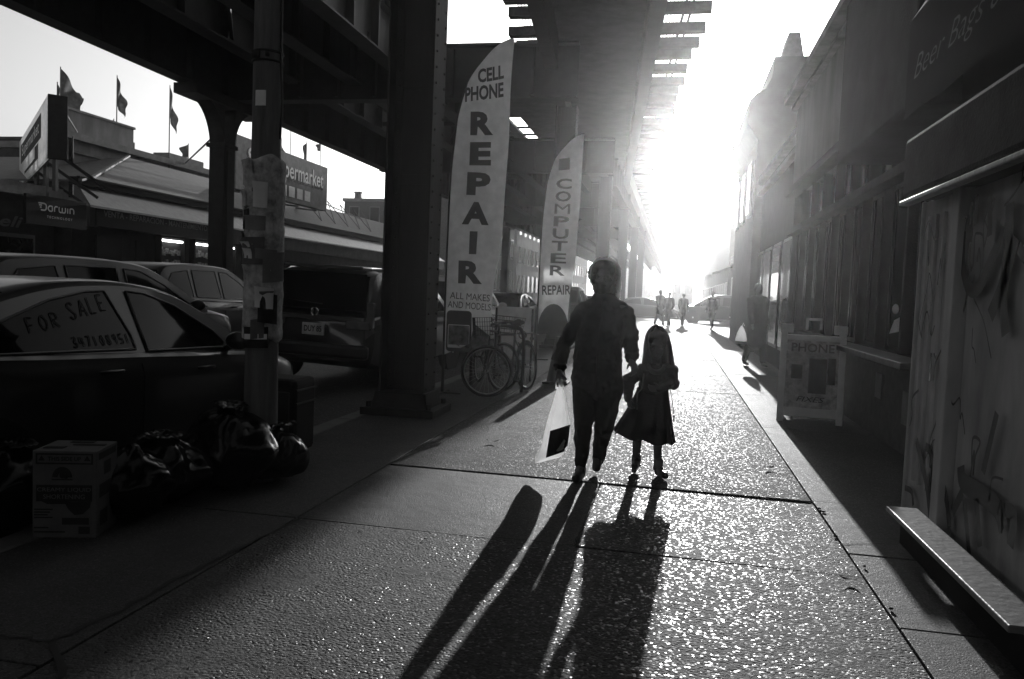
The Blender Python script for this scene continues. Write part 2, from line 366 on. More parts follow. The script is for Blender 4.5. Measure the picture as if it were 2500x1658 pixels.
# old cracks wandering along the joints, and grit caught in them
def crack(pts,wd,seed):
    rg=random.Random(seed); P=[]
    for a,b in zip(pts,pts[1:]):
        a=on_z(*a); b=on_z(*b); n=max(3,int((b-a).length/.06))
        for i in range(n): t=i/n; q=a.lerp(b,t); P.append(q+Vector((rg.uniform(-.012,.012),rg.uniform(-.012,.012),.0045)))
    P.append(on_z(*pts[-1])+Vector((0,0,.0045))); L=[];Rr=[]
    for i,p in enumerate(P):
        d=(P[min(i+1,len(P)-1)]-P[max(i-1,0)]).normalized(); q=Vector((-d.y,d.x,0))*wd*rg.uniform(.3,1.)/2; L.append(p+q); Rr.append(p-q)
    k=len(P); return L+Rr,[(i,i+1,k+i+1,k+i) for i in range(k-1)]
mb=MB()
for k,(pts,wd) in enumerate((([(735,1266),(560,1350),(420,1420),(300,1490),(190,1540),(127,1567),(150,1658)],.03),([(0,1556),(70,1560),(127,1567)],.022),([(955,1130),(905,1160),(862,1192)],.01),([(677,1249),(740,1262),(1000,1290),(1417,1336)],.012),([(1462,1180),(1440,1240),(1402,1335)],.016),([(1500,1560),(1560,1500),(1650,1470)],.007),([(2040,1330),(2170,1330)],.012))):
    mb.add(*crack(pts,wd,k))
struct(mb.build('sidewalk_cracks','joint'))
mb=MB(); rg=random.Random(12)
for (x,y) in ((2000,1244),(2040,1312),(2110,1386),(2175,1490),(2010,1252),(2300,1415),(2270,1392),(2320,1440)):
    p=on_z(x,y); mb.ell((p.x,p.y,.008),(rg.uniform(.008,.016),rg.uniform(.006,.01),.006))
g_=struct(mb.build('grit','joint'))
# dead leaves and litter on the slabs
def leaf(p,s,rz,label):
    mb=MB(); pts=[]
    mb.grid(lambda u,v:(s*(u-.5)*1.6,s*math.sin(math.pi*u)*(v-.5)*.9,.012+.25*s*(u-.5)**2*4+.1*s*abs(v-.5)),9,5)
    o=mb.build('dead_leaf','ink_soft',smooth=True); o.location=p; o.rotation_euler=(0,0,rz); tag(o,label,'leaf')
leaf(on_z(1203,1082),.07,.2,'curled dead leaf on the slab left of the white shopping bag')
leaf(on_z(1877,1146),.06,.5,'small dead leaf on the slab right of the child, near the border strip')
leaf(on_z(2070,1422),.05,-.3,'flat dark scrap on the rough slab left of the steel ledge')
leaf(on_z(2090,1015),.03,.8,'tiny pale scrap below the sandwich board')

# ================================================================== elevated railway
el=thing('elevated_railway','black riveted steel elevated railway carried on columns above the street','railway structure',(-7,20,5))
def up(o):  # children are given in world metres; the empty stands in the middle
    o.location=(7,-20,-5); return o
def column(x,y,name,label,sc=1.):
    c=thing(name,label,'column',(x,y,0),group='columns under the elevated railway')
    H=5.9
    mb=MB(); w,d=.5,.42
    mb.box(0,0,H/2,w-.09,.022,H)                       # web
    for sx in (-1,1):
        mb.box(sx*(w/2-.012),0,H/2,.024,d,H)           # flanges seen edge on
        for sy in (-1,1): mb.box(sx*(w/2-.064),sy*.022,H/2,.085,.02,H)
    for k in range(6): mb.box(0,0,.5+k*1.0,w-.06,.05,.1)
    mb.build('shaft','steel',c,bevel=.004)
    mb=MB()
    for sx in (-1,1):
        for k in range(int(H/.16)):
            for sy in (-1,1):
                mb.cyl((sx*(w/2-.064),sy*.03,.12+k*.16),(sx*(w/2-.064),sy*.046,.12+k*.16),.017,.010,6)
                mb.cyl((sx*(w/2),sy*.14,.12+k*.16),(sx*(w/2+.016),sy*.14,.12+k*.16),.017,.010,6)
    r=mb.build('rivets','steel',c); r['kind']='stuff'
    mb=MB(); mb.box(0,0,.04,.8,.7,.08); mb.box(0,0,.16,.62,.52,.16,tap=.9)
    for sx in (-1,1):
        for sy in (-1,1): mb.cyl((sx*.33,sy*.28,.08),(sx*.33,sy*.28,.14),.03,.03,6)
    mb.build('base','steel',c,bevel=.006)
    return c
near=column(-2.78,8.2,'railway_column','dark riveted steel column at the kerb in front of the parked van')
for y,l in ((19.6,'riveted steel column hidden behind the second feather banner'),(31.,'thin far kerb column with a glinting edge left of the woman'),(42.4,'far kerb column just left of the woman, next after the glinting one'),(53.8,'kerb column beyond the side street, first after the corner'),(65.2,'kerb column far down the street, second after the corner')):
    copy_thing(near,(-2.78,y,0),0,l)
# far row: slender columns with a flared capital and curved knee braces
def far_column(x,y,label):
    c=thing('railway_column',label,'column',(x,y,0),group='columns under the elevated railway')
    mb=MB(); H=4.75
    mb.box(0,0,H/2,.42,.5,H); mb.box(0,0,.15,.7,.7,.3,tap=.85); mb.box(.23,0,H/2,.02,.3,H-.3)
    mb.build('shaft','steel_dark',c,bevel=.01)
    mb=MB()
    for sy in (-1,1):
        pts=[(0.,4.3)]+[(.95-.95*math.cos(a),4.62+1.12*math.sin(a)) for a in [i*math.pi/2/10 for i in range(11)]]+[(1.25,5.72),(1.3,5.9),(0,5.9)]
        mb.prism([(u,v) for u,v in pts],lambda u,v,d:(-.2+d,sy*(u+.24),v),.4)
    mb.build('knee_brace','steel_dark',c)
    mb=MB(); mb.box(0,0,5.8,.62,3.2,.24); mb.box(0,0,4.72,.54,.6,.1); mb.build('capital','steel_dark',c,bevel=.01)
    return c
for y,l in ((18.55,'dark column with curved knee braces between the flags and the pole'),(41.8,'far row column behind the first feather banner'),(53.4,'far row column deep under the railway')):
    far_column(-11.4,y,l)
# longitudinal plate girders
def girder(x,z0,z1,y0,y1,name,stiff=1.5,wf=.4,m='steel_dark',side=1):
    mb=MB(); L=y1-y0; yc=(y0+y1)/2
    mb.box(x,yc,(z0+z1)/2,.03,L,z1-z0); mb.box(x,yc,z0+.02,wf,L,.04); mb.box(x,yc,z1-.02,wf,L,.04)
    n=int(L/stiff)
    for i in range(n+1):
        y=y0+i*stiff
        for sx in (-1,1): mb.box(x+sx*(wf/2-.03)/2,y,(z0+z1)/2,wf/2-.02,.07,z1-z0-.09)
    return up(mb.build(name,m,el))
girder(-11.4,5.92,7.25,-58,160,'outer_girder')
girder(-8.0,6.3,7.35,-58,160,'stringer_girder',m='steel'); girder(-6.5,6.3,7.35,-58,160,'stringer_girder',1.3,m='steel')
girder(-9.6,6.35,7.3,-58,160,'stringer_girder')
girder(-2.78,5.92,7.1,34,160,'kerb_girder')
for y in (-38.,-26.5,-15.,-3.4,8.2,18.9,30.4,42.,53.5,65.):
    mb=MB(); x0,x1=-11.7,-2.45; xc=(x0+x1)/2; L=x1-x0
    mb.box(xc,y,6.55,L,.03,1.2); mb.box(xc,y,5.94,L,.42,.05); mb.box(xc,y,7.18,L,.42,.05)
    for i in range(9): mb.box(x0+.3+i*L/9.4,y,6.55,.07,.36,1.1)
    up(mb.build('cross_girder','steel_dark',el))
    mb=MB()
    for a,b,z in ((-9.6,-8.0,6.9),(-8.0,-6.5,6.9)):
        mb.bar((a,y-3,z-.35),(b,y-6,z+.2),.09,.09); mb.bar((b,y-3,z-.35),(a,y-6,z+.2),.09,.09); mb.bar((a,y-5.6,z-.3),(b,y-5.6,z-.3),.12,.12)
    up(mb.build('cross_bracing','steel_dark',el))
# two left tracks: open ties
mb=MB()
for i in range(240):
    y=-58+i*.62
    if random.random()<.94: mb.box(-10.2,y,7.46,2.5,.5,.2)
    mb.box(-7.25,y+.1,7.46,2.3,.46,.2)
o=up(mb.build('track_ties','tie',el)); o['kind']='stuff'
mb=MB(); mb.box(-10.2,60,7.6,2.2,236,.05); mb.box(-7.2,60,7.6,1.7,236,.05); up(mb.build('track_floor','deck',el))
# right-hand track swinging left, a close deck with walkways of grating on tie ends each side
def cx(y): return -.082*(min(max(y,-10),38)-16.4)-.0026*max(0,min(y,38)-26)**1.5*0
mb=MB(); 
ys=[-60,-30,-10]+[5+i*2.2 for i in range(17)]+[44,60,90,160]
for k,(a,b) in enumerate(zip(ys,ys[1:])):
    pa,pb=cx(a),cx(b)
    for z0,z1,x0,x1 in ((7.35,7.6,-2.95,-.62),):
        vs=[(x0+pa,a,z0),(x1+pa,a,z0),(x1+pb,b,z0),(x0+pb,b,z0),(x0+pa,a,z1),(x1+pa,a,z1),(x1+pb,b,z1),(x0+pb,b,z1)]
        mb.add(vs,[(0,3,2,1),(4,5,6,7),(0,1,5,4),(1,2,6,5),(2,3,7,6),(3,0,4,7)])
up(mb.build('track_floor','deck',el))
mb=MB()
rt_=random.Random(8); y=-58.
while y<47:
    c=cx(y); mb.bar((-3.85+c+rt_.uniform(-.1,.1),y,7.5),(.56+c+rt_.uniform(-.06,.06),y,7.5),rt_.uniform(.22,.32),.2); y+=rt_.choice((.72,.9,1.05,1.3))
for i in range(55): y=48.5+i*1.9; c=cx(y); mb.bar((-3.7+c,y,7.5),(.55+c,y,7.5),.4,.24)
o=up(mb.build('track_ties','tie',el)); o['kind']='stuff'
def grating(name,xo,xi,y0,y1,pitch):
    mb=MB(); n=int((y1-y0)/pitch)
    for i in range(n):
        y=y0+i*pitch; mb.bar((xo+cx(y),y,7.65),(xi+cx(y),y,7.65),.014,.006)
    m=int(abs(xi-xo)/pitch)
    for j in range(m+1):
        x=xo+(xi-xo)*j/m
        for a,b in zip(ys,ys[1:]):
            if b>y0 and a<y1: mb.bar((x+cx(max(a,y0)),max(a,y0),7.655),(x+cx(min(b,y1)),min(b,y1),7.655),.014,.006)
    return up(mb.build(name,'steel_dark',el))
grating('walkway_grating',-.7,.12,12,44,.075); grating('walkway_grating',-3.6,-2.9,13,30,.075)
mb=MB()
for x in (-2.9,-.66):
    for a,b in zip(ys,ys[1:]): mb.bar((x+cx(a),a,6.98),(x+cx(b),b,6.98),.3,.72)
up(mb.build('track_girder','steel_dark',el))
mb=MB(); mb.box(-4.75,45,7.4,1.5,50,.08); mb.box(-6.2,23.6,7.4,.55,7.4,.08); mb.box(-6.25,45,7.4,.5,50,.08); mb.box(-5.75,23.7,7.42,.5,7.5,.08); mb.box(-5.75,52,7.42,.5,37,.08)
for y in (29.3,30.6): mb.box(-5.75,y,7.42,.6,.16,.06)
o=up(mb.build('walkway_planks','deck',el)); o['kind']='stuff'
mb=MB(); 
for x in (.2,.05):
    for a,b in zip(ys,ys[1:]): mb.bar((x+cx(a),a,7.66),(x+cx(b),b,7.66),.05,.06)
mb.bar((-4.6,14,7.7),(-2.5,14,7.62),.25,.3); mb.bar((-6.2,14.1,7.75),(-4.4,14,7.7),.2,.2)
up(mb.build('walkway_rail','steel_dark',el))
# ================================================================== across the street: supermarket
XF=-15.6
sm=thing('supermarket','long low supermarket with sloping metal roofs behind the parked cars','building',(XF,30,0))
def sup(o): o.location=(-XF,-30,0); return o
Y0,Y1=18.7,52.
mb=MB(); mb.box(XF-6,(Y0+Y1)/2,1.6,11.4,Y1-Y0,3.2); sup(mb.build('wall','dark_wall',sm))
mb=MB(); mb.box(XF+.16,(Y0+Y1)/2,2.92,.18,Y1-Y0,.52); sup(mb.build('fascia','canvas',sm))
def slope(name,a,b,c,d,m,t=.06):
    mb=MB(); A=[Vector(p) for p in (a,b,c,d)]; dn=Vector((0,0,-t)); vs=A+[p+dn for p in A]
    mb.add(vs,[(0,1,2,3),(7,6,5,4),(0,4,5,1),(1,5,6,2),(2,6,7,3),(3,7,4,0)]); return sup(mb.build(name,m,sm))
slope('lower_roof',(XF+.35,Y0-.1,3.2),(XF+.35,Y1,3.2),(XF-.55,Y1,3.82),(XF-.55,Y0+.5,3.82),'roofing')
mb=MB(); mb.box(XF-.5,(Y0+Y1)/2,3.9,.3,Y1-Y0-.6,.2); mb.box(XF-.36,(Y0+Y1)/2,3.99,.1,Y1-Y0-.6,.05); sup(mb.build('gutter','black',sm))
slope('upper_roof',(XF-.55,Y0+1.1,4.02),(XF-.55,Y1,4.02),(XF-3.6,Y1,5.55),(XF-3.6,Y0+6.6,5.55),'roofing')
slope('upper_roof',(XF-9,Y0+1.1,4.02),(XF-.55,Y0+1.1,4.02),(XF-3.6,Y0+6.6,5.55),(XF-9,Y0+6.6,5.55),'roofing')
mb=MB(); mb.bar((XF-.55,Y0+1.1,4.1),(XF-3.6,Y0+6.6,5.62),.1,.06); mb.bar((XF-.3,Y0+.3,3.9),(XF-.5,Y0+1.1,4.1),.1,.06); sup(mb.build('hip_flashing','stone',sm))
# tall rear block with parapet and roof sheds
mb=MB(); mb.box(-20.4,27.2,2.95,.8,9.,5.9); sup(mb.build('upper_wall','plaster',sm))
mb=MB(); mb.box(-19.94,27.2,5.95,.3,9.2,.22); mb.box(-19.97,27.2,5.45,.1,9.,.08); sup(mb.build('parapet','stone',sm))
mb=MB(); mb.box(-20.4,24.9,6.35,.8,3.4,.9); mb.box(-20.4,24.9,6.84,.9,3.5,.08); sup(mb.build('roof_shed','plaster',sm))
mb=MB(); mb.box(-20.4,30,6.15,.7,2.4,.4); sup(mb.build('roof_vent','stone',sm))
for y,h_,r_ in ((23.,6.6,.06),(27.,6.4,.05)): mb=MB(); mb.cyl((-20.3,y,5.9),(-20.3,y,h_),r_); sup(mb.build('vent_pipe','stone',sm))
mb=MB(); mb.cyl((-19.85,23.3,3.9),(-19.85,23.3,5.9),.07); sup(mb.build('downpipe','black',sm))
# display windows with tube lamps over the goods
for (a,b) in ((21.85,23.0),(23.6,24.75),(24.9,26.05)):
    mb=MB(); yc=(a+b)/2; L=b-a
    for z in (1.25,2.62): mb.box(XF+.1,yc,z,.2,L+.1,.06)
    for y in (a-.03,b+.03): mb.box(XF+.1,y,1.93,.2,.06,1.4)
    f=sup(mb.build('display_window','black',sm))
    mb=MB(); mb.box(XF+.02,yc,1.93,.02,L,1.3); p=mb.build('pane','dark_wall',f)
    mb=MB(); mb.cyl((XF+.14,a+.05,2.5),(XF+.14,b-.05,2.5),.035); mb.build('lamp','tube_light',f)
    mb=MB()
    for k in range(7):
        for z in (2.12,1.75,1.4): mb.box(XF+.07,a+.12+k*L/7.6,z+random.uniform(0,.08),.06,.1,random.uniform(.12,.24))
    mb.build('goods','goods',f)
mb=MB(); mb.cyl((XF+.2,20.65,1.2),(XF+.2,20.65,2.4),.02); mb.box(XF+.12,19.6,1.25,.06,1.0,2.4); sup(mb.build('door','black',sm))
# scaffold of old sign trusses on the roof right of the sign
mb=MB(); px=[36.,37.6,39.2,40.8,42.4,44.]
for i,(a,b) in enumerate(zip(px,px[1:])):
    mb.tube([(XF-1.2,a,4.4),(XF-2.4,a,5.7)],.025,6); mb.tube([(XF-1.2,a,4.4),(XF-2.4,b,5.7)],.025,6); mb.tube([(XF-2.4,a,5.7-.1*i),(XF-2.4,b,5.6-.1*i)],.03,6)
sup(mb.build('roof_truss','wire',sm))
# fascia sign strip
def sign(name,label,cat='sign',**k): return thing(name,label,cat,**k)
def board_text(parent,items,fn,m,name='lettering'):
    mb=MB()
    for it in items: put_text(mb,it[0],fn,*it[1:-1],**it[-1])
    return mb.build(name,m,parent,recalc=False)
# facing the street (towards +X): u runs along +Y? seen from the street the reading direction is +Y for a wall on the left
def wall_fn(x,off=.012): return lambda u,v: Vector((x+off,u,v))
s=sign('shop_fascia_sign','dark shop sign VENTA REPARACION MANTENIMIENTO over lit windows','sign')
mb=MB(); mb.box(XF+.28,22.2,2.92,.05,6.6,.5); mb.build('panel','black',s,bevel=.005)
board_text(s,[('VENTA - REPARACION - MANTENIMIENTO',21.6,3.03,dict(w=4.9,h=.17,bold=.01))],wall_fn(XF+.305),'grey_ink')
mb=MB(); fn=wall_fn(XF+.305); mb.grid(lambda u,v:fn(24.75+(.04+.2*v)*math.cos(2*math.pi*u)*1.1,2.9+(.03+.1*v)*math.sin(2*math.pi*u)),24,2,True); mb.grid(lambda u,v:fn(24.2+.12*u,2.78+.26*v),2,2); mb.build('emblem','grey_ink',s,recalc=False)
s=sign('shop_sign','black Darwin Technology shop sign with pale rounded letters','sign')
mb=MB(); mb.box(XF+.28,17.5,2.88,.08,2.0,.72); mb.build('panel','black',s,bevel=.006)
fn=wall_fn(XF+.325)
mb=MB()
def stroke(mb,pts,wd,fn,n=6):
    P=spline([(a,b,0) for a,b in pts],n) if len(pts)>2 else [Vector((a,b,0)) for a,b in pts]
    L=[];Rr=[]
    for i,p in enumerate(P):
        d=(P[min(i+1,len(P)-1)]-P[max(i-1,0)]).normalized(); q=Vector((-d.y,d.x,0))*wd/2; L.append(p+q); Rr.append(p-q)
    o=[fn(p.x,p.y) for p in L]+[fn(p.x,p.y) for p in Rr]; k=len(P)
    mb.add(o,[(i,i+1,k+i+1,k+i) for i in range(k-1)])
b0=2.93; X0=16.86; u=.2
def ln(pts): stroke(mb,[(X0+a*u,b0+c*u) for a,c in pts],.035,fn)
ln([(-.05,.62),(.9,.62)]); ln([(.05,.38),(.5,.38)]); ln([(.2,.12),(.45,.12)]); ln([(.8,.62),(1.15,.5),(1.2,.1),(1.,-.18),(.35,-.2)])
ln([(2.15,.4),(1.75,.4),(1.5,.1),(1.75,-.2),(2.15,-.2)]); ln([(2.18,.45),(2.18,-.22)])
ln([(2.55,-.22),(2.55,.2),(2.7,.42),(3.05,.42)])
ln([(3.3,.45),(3.3,-.05),(3.5,-.2),(3.75,-.2)]); ln([(3.82,.4),(3.82,-.2)]); ln([(3.8,-.2),(4.2,-.2),(4.35,0),(4.35,.45)])
ln([(4.75,.42),(4.75,-.22)]); ln([(5.15,-.22),(5.15,.42)]); ln([(5.15,.4),(5.6,.42),(5.8,.2),(5.8,-.22)])
put_text(mb,'TECHNOLOGY',fn,17.55,2.74,w=.85,h=.06,bold=.015,space=1.5); mb.build('lettering','white_ink',s,recalc=False)
# big roof signs
s=sign('roof_sign','pale roof sign reading Supermarket in dark boxed letters, behind the paper-wrapped pole','sign',group=None)
mb=MB(); mb.box(-16.6,31.75,5.85,.3,8.1,2.05); mb.build('board','stone',s,bevel=.02)
fn=wall_fn(-16.45+.012)
for (body,yc,zc,wd,hh) in (('S',28.75,6.12,.5,.85),('n Supermarket',32.6,6.08,5.3,.95)):
    mb=MB(); put_text(mb,body,lambda a,b:fn(a-.05,b-.06),yc,zc,w=wd+.12,h=hh+.1,bold=.05); mb.build('letter_shadow','ink',s,recalc=False)
    mb=MB(); put_text(mb,body,lambda a,b:fn(a,b)+Vector((.02,0,0)),yc,zc,w=wd,h=hh,bold=.01); mb.build('lettering','white_ink',s,recalc=False)
mb=MB()
for k in range(5): mb.add([fn(30.4+k*.75,5.05)+Vector((.004,0,0)),fn(30.95+k*.75,5.05)+Vector((.004,0,0)),fn(30.95+k*.75,5.5)+Vector((.004,0,0)),fn(30.4+k*.75,5.5)+Vector((.004,0,0))],[(0,1,2,3)])
mb.build('motif','white_ink',s,recalc=False)
mb=MB()
for y in (28.5,31,33.5,35.3): mb=MB(); mb.bar((-16.75,y,4.8),(-17.8,y,4.9),.08,.08); mb.bar((-16.75,y,6.6),(-17.78,y,4.95),.06,.06); mb.build('brace','wire',s)
s=sign('roof_sign','steeply angled pale roof sign at the far left with dark stepped letters','sign')
A=Vector((-14.3,16.05,0)); B=Vector((-20.4,21.75,0)); ZS=.75; d=(B-A); L=d.length; d.normalize(); nrm=Vector((d.y,-d.x,0))
if nrm.dot(Vector((1,0,0)))>0: nrm=-nrm
mb=MB(); C=(A+B)/2; ang=math.atan2(d.y,d.x); mb.box(C.x-nrm.x*.025,C.y-nrm.y*.025,4.72,L,.05,1.42,rz=ang); mb.build('board','lit_strip',s); mb=MB(); mb.box(A.x-nrm.x*.2,A.y-nrm.y*.2,4.72,.12,.4,1.46,rz=ang); mb.build('end_post','dark_wall',s,bevel=.01)
fn2=lambda a,b: B-d*a+nrm*.016+Vector((0,0,b))
mb=MB(); put_text(mb,'Supermarket',lambda a,b:fn2(a,b)+nrm*.006,L*.47,4.93,w=L*.62,h=.42,bold=.01); mb.build('lettering','white_ink',s,recalc=False)
mb=MB(); mb.add([fn2(L*.1,4.64),fn2(L*.84,4.64),fn2(L*.84,5.24),fn2(L*.1,5.2)],[(0,1,2,3)]); mb.add([fn2(L*.26,4.22),fn2(L*.75,4.22),fn2(L*.75,4.6),fn2(L*.64,4.6),fn2(L*.64,4.32),fn2(L*.26,4.3)],[(0,1,2,3,4,5)]); mb.build('letter_ground','ink',s,recalc=False)
mb=MB()
for k in range(26): p=fn2(L*(.03+k*.037),4.72); mb.box(p.x-nrm.x*.09,p.y-nrm.y*.09,4.72,.05,.08,1.4,rz=ang)
mb.build('rib','wire',s)
mb=MB()
for a in (.1,.4,.7,.95): mb=MB(); p=B-d*(L*(1-a))*-1-nrm*.2 if False else B-d*L*a-nrm*.2; mb.bar((p.x,p.y,4.2),(p.x-nrm.x*1.2,p.y-nrm.y*1.2,3.4),.07,.07); mb.bar((p.x,p.y,5.2),(p.x,p.y,3.3),.09,.09); mb.build('brace','wire',s)
# flags on the roof
def flag(px,py0,py1,tip,X,w,h,droop,label,flip=1,torn=0.):
    top=on_x(px,py0,X); bot=Vector((top.x,top.y,max(on_x(px,py1,X).z,5.3)))
    r=thing('roof_flag',label,'flag',(bot.x,bot.y,bot.z),group='flags along the supermarket roof'); H=top.z-bot.z
    mb=MB(); mb.tube([(0,0,-.3),(0,0,H)],[.025,.016],6); mb.build('pole','wire',r)
    if h<=0: return r
    mb=MB(); rs=random.Random(label)
    def f(u,v):
        uu=u*w; sag=droop*u**1.2*h
        edge=(1-.35*u) 
        z=H-.05-v*h*edge-sag+(torn*rs.uniform(-.1,.1) if u>.9 else 0)
        return (.12*math.sin(u*7+v*2)*u,flip*(uu*(1-.25*v)+.05*math.sin(v*9)*u),z)
    mb.grid(f,12,9); mb.build('cloth','cloth_flag',r,smooth=True,recalc=False)
X=-20.4
flag(148,163,330,0,X,.95,1.0,.75,'large ragged flag on the tallest left pole, beside the angled roof sign',torn=1)
flag(140,200,330,0,X-.4,.25,.9,.6,'narrow flag tucked behind the large ragged one')
flag(286,184,420,0,X+.2,.42,1.05,.7,'drooping narrow flag on the tall pole above the roof shed')
flag(415,208,395,0,X+.4,.4,1.2,.9,'dark drooping flag on the tall pole nearest the braced column')
flag(278,290,330,0,X-1,.6,.3,.9,'small streaming scrap of flag left of the second tall pole',flip=-1)
flag(312,328,372,0,X,.45,.5,.5,'small pale-striped flag low on the parapet right of the shed',flip=-1)
flag(460,350,400,0,X,.7,.55,.6,'small flag leaning left at the right end of the parapet',flip=-1)
flag(680,318,380,0,-17.6,.75,1.0,.9,'flag half hidden by the paper-wrapped pole over the roof sign')
flag(710,312,400,0,-17.8,.05,.0,.1,'bare flag pole over the roof sign')
flag(749,342,410,0,-17.8,.35,1.1,.4,'dark pointed flag above the middle of the roof sign',flip=-1)
flag(783,348,405,0,-17.8,.6,.4,.5,'small flag leaning left at the right end of the roof sign',flip=-1)
# guy wire
a=on_x(520,335,-12.5); b=on_x(452,399,-20.); mb=MB(); mb.tube([a,b],.03,6); tag(mb.build('guy_wire','wire'),'slanting black guy wire from the braced column to the roof','wire')
a=on_x(140,245,-14.6); b=on_x(188,322,-19.9); mb=MB(); mb.tube([a,b],.03,6); tag(mb.build('guy_wire','wire'),'short guy wire holding the angled roof sign on the left','wire')
# buildings beyond
def block(name,label,x0,x1,y0,y1,h,m='brick',win=None,face='x',roofs=(),cat='building',wm='glass',par=True):
    r=thing(name,label,cat,((x0+x1)/2,(y0+y1)/2,0)); ox,oy=(x0+x1)/2,(y0+y1)/2
    mb=MB(); mb.box(0,0,h/2,x1-x0,y1-y0,h); mb.build('wall',m,r)
    if par:
        mb=MB(); mb.box(0,0,h+.12,x1-x0+.3,y1-y0+.3,.3); mb.build('cornice','stone',r)
    for (a,b,c,d,hh) in roofs:
        mb=MB(); mb.box(a,b,h+hh/2,c,d,hh,tap=.85); mb.box(a,b,h+hh+.05,c*1.1,d*1.1,.14); mb.build('chimney',m,r)
    if win:
        nw,nf,zb,zh,ww,wh=win
        for sgn in ((1,) if face=='x' else (0,) if face=='y' else (-1,)):
            for i in range(nw):
                for j in range(nf):
                    z=zb+j*zh
                    if face=='y':
                        x=-(x1-x0)/2+(i+.5)*(x1-x0)/nw; y=-(y1-y0)/2
                        mb=MB(); mb.box(x,y-.01,z,ww+.16,.06,wh+.2); f=mb.build('window','stone',r); mb=MB(); mb.box(x,y-.045,z,ww,.03,wh); mb.box(x,y-.065,z,ww,.02,.06); mb.build('pane',wm,f)
                    else:
                        x=sgn*(x1-x0)/2; y=-(y1-y0)/2+(i+.5)*(y1-y0)/nw
                        mb=MB(); mb.box(x+sgn*.01,y,z,.06,ww+.16,wh+.2); f=mb.build('window','stone',r); mb=MB(); mb.box(x+sgn*.045,y,z,.03,ww,wh); mb.box(x+sgn*.065,y,z,.02,ww,.06); mb.build('pane',wm,f)
    return r
block('apartment_house','dark stepped house at the far left edge behind the angled sign',-44,-29.,33,45,7.3,'dark_wall',roofs=((2.5,0,4,6,.9),))
h=block('brick_house','dark brick row house with chimneys on the skyline left of the steel column',-32.6,-24,75,87,9.7,'brick',(4,2,5.2,3.,.9,1.8),'y',roofs=((-3.2,-5.2,.6,.6,.9),),par=True)
mb=MB(); mb.box(2.,-4,10.6,3.4,4.,2.2,tap=.8); mb.box(.55,-5.9,12.,.35,.35,1.2); mb.ell((.55,-5.9,12.6),(.3,.3,.25)); mb.box(1.5,-5.9,12.,.35,.35,1.2); mb.ell((1.5,-5.9,12.6),(.3,.3,.25)); mb.build('mansard_tower','dark_wall',h)
block('row_house','mid-rise house across the street between the two feather banners',-19.2,-15.6,56,66,9.5,'brick',(4,3,2.2,2.9,1.,1.7))
block('row_house','taller house across the street, second beyond the supermarket',-22,-15.8,66.4,78,11.,'dark_wall',(5,3,2.4,3.1,1.,1.8))
block('row_house','pale house across the street, third beyond the supermarket',-24,-15.6,78.5,92,9.8,'plaster',(5,3,2.2,2.9,1.,1.7))
block('row_house','long dark house across the street, last before the vanishing point',-25,-15.6,92.5,145,11.,'brick',(16,3,2.2,3.1,1.1,1.8))
# low wall of the lot and shop block at far left
block('corner_store','dark store front left of the supermarket under the angled sign',-26,-16.1,-50,18.3,3.3,'dark_wall',(22,1,1.4,3,1.6,1.6),'x')
s=sign('shop_sign','small pale sign plate at the far left edge beyond the street','sign'); p=on_x(22,505,-16.); mb=MB(); mb.box(-15.98,p.y,p.z-.35,.06,1.2,.5); mb.build('panel','ink_soft',s); mb=MB()
fn=wall_fn(-15.945); put_text(mb,'eli',fn,p.y,p.z-.35,w=.7,h=.28,shear=.3,bold=.02); mb.build('lettering','grey_ink',s,recalc=False)
# ================================================================== vehicles
def lerp_t(tab,x,k):
    xs=[t[0] for t in tab]; ys=[t[k] for t in tab]
    if x<=xs[0]: return ys[0]
    if x>=xs[-1]: return ys[-1]
    i=max(j for j in range(len(xs)-1) if xs[j]<=x); t=(x-xs[i])/(xs[i+1]-xs[i])
    a=ys[max(i-1,0)];b=ys[i];c=ys[i+1];d=ys[min(i+2,len(ys)-1)]
    v=.5*((2*b)+(c-a)*t+(2*a-5*b+4*c-d)*t*t+(3*b-a-3*c+d)*t**3)
    return min(max(v,min(b,c)-.02),max(b,c)+.02)
# tables: x, shoulder height, deck height at centre, half width, underside
SEDAN=dict(body=[(-2.26,.70,.76,.55,.42),(-2.2,.86,.92,.68,.34),(-2.0,.98,1.05,.80,.26),(-1.5,1.02,1.08,.87,.22),(-.8,.985,1.03,.89,.2),(0,.945,.99,.895,.2),(.7,.905,.965,.895,.2),(1.2,.875,.945,.885,.2),(1.7,.81,.88,.86,.21),(2.05,.70,.77,.78,.22),(2.22,.58,.63,.62,.26),(2.28,.5,.54,.45,.3)],
 roof=[(-1.85,1.09,.60),(-1.55,1.22,.62),(-1.2,1.33,.63),(-.7,1.425,.63),(-.2,1.455,.62),(.2,1.44,.62),(.55,1.38,.61),(.9,1.24,.60),(1.2,1.085,.62),(1.4,.97,.64)],
 side=[[(-1.62,1.035),(-1.15,1.20),(-.75,1.315),(-.4,1.37),(-.22,1.375),(-.12,1.08),(-.12,.985),(-.8,1.01)],[(.0,1.375),(.18,1.36),(.5,1.27),(.9,1.07),(1.02,.965),(.98,.935),(.0,.965)]],
 wb=.85,wheels=(-1.38,1.34),wr=.32,L=4.55)
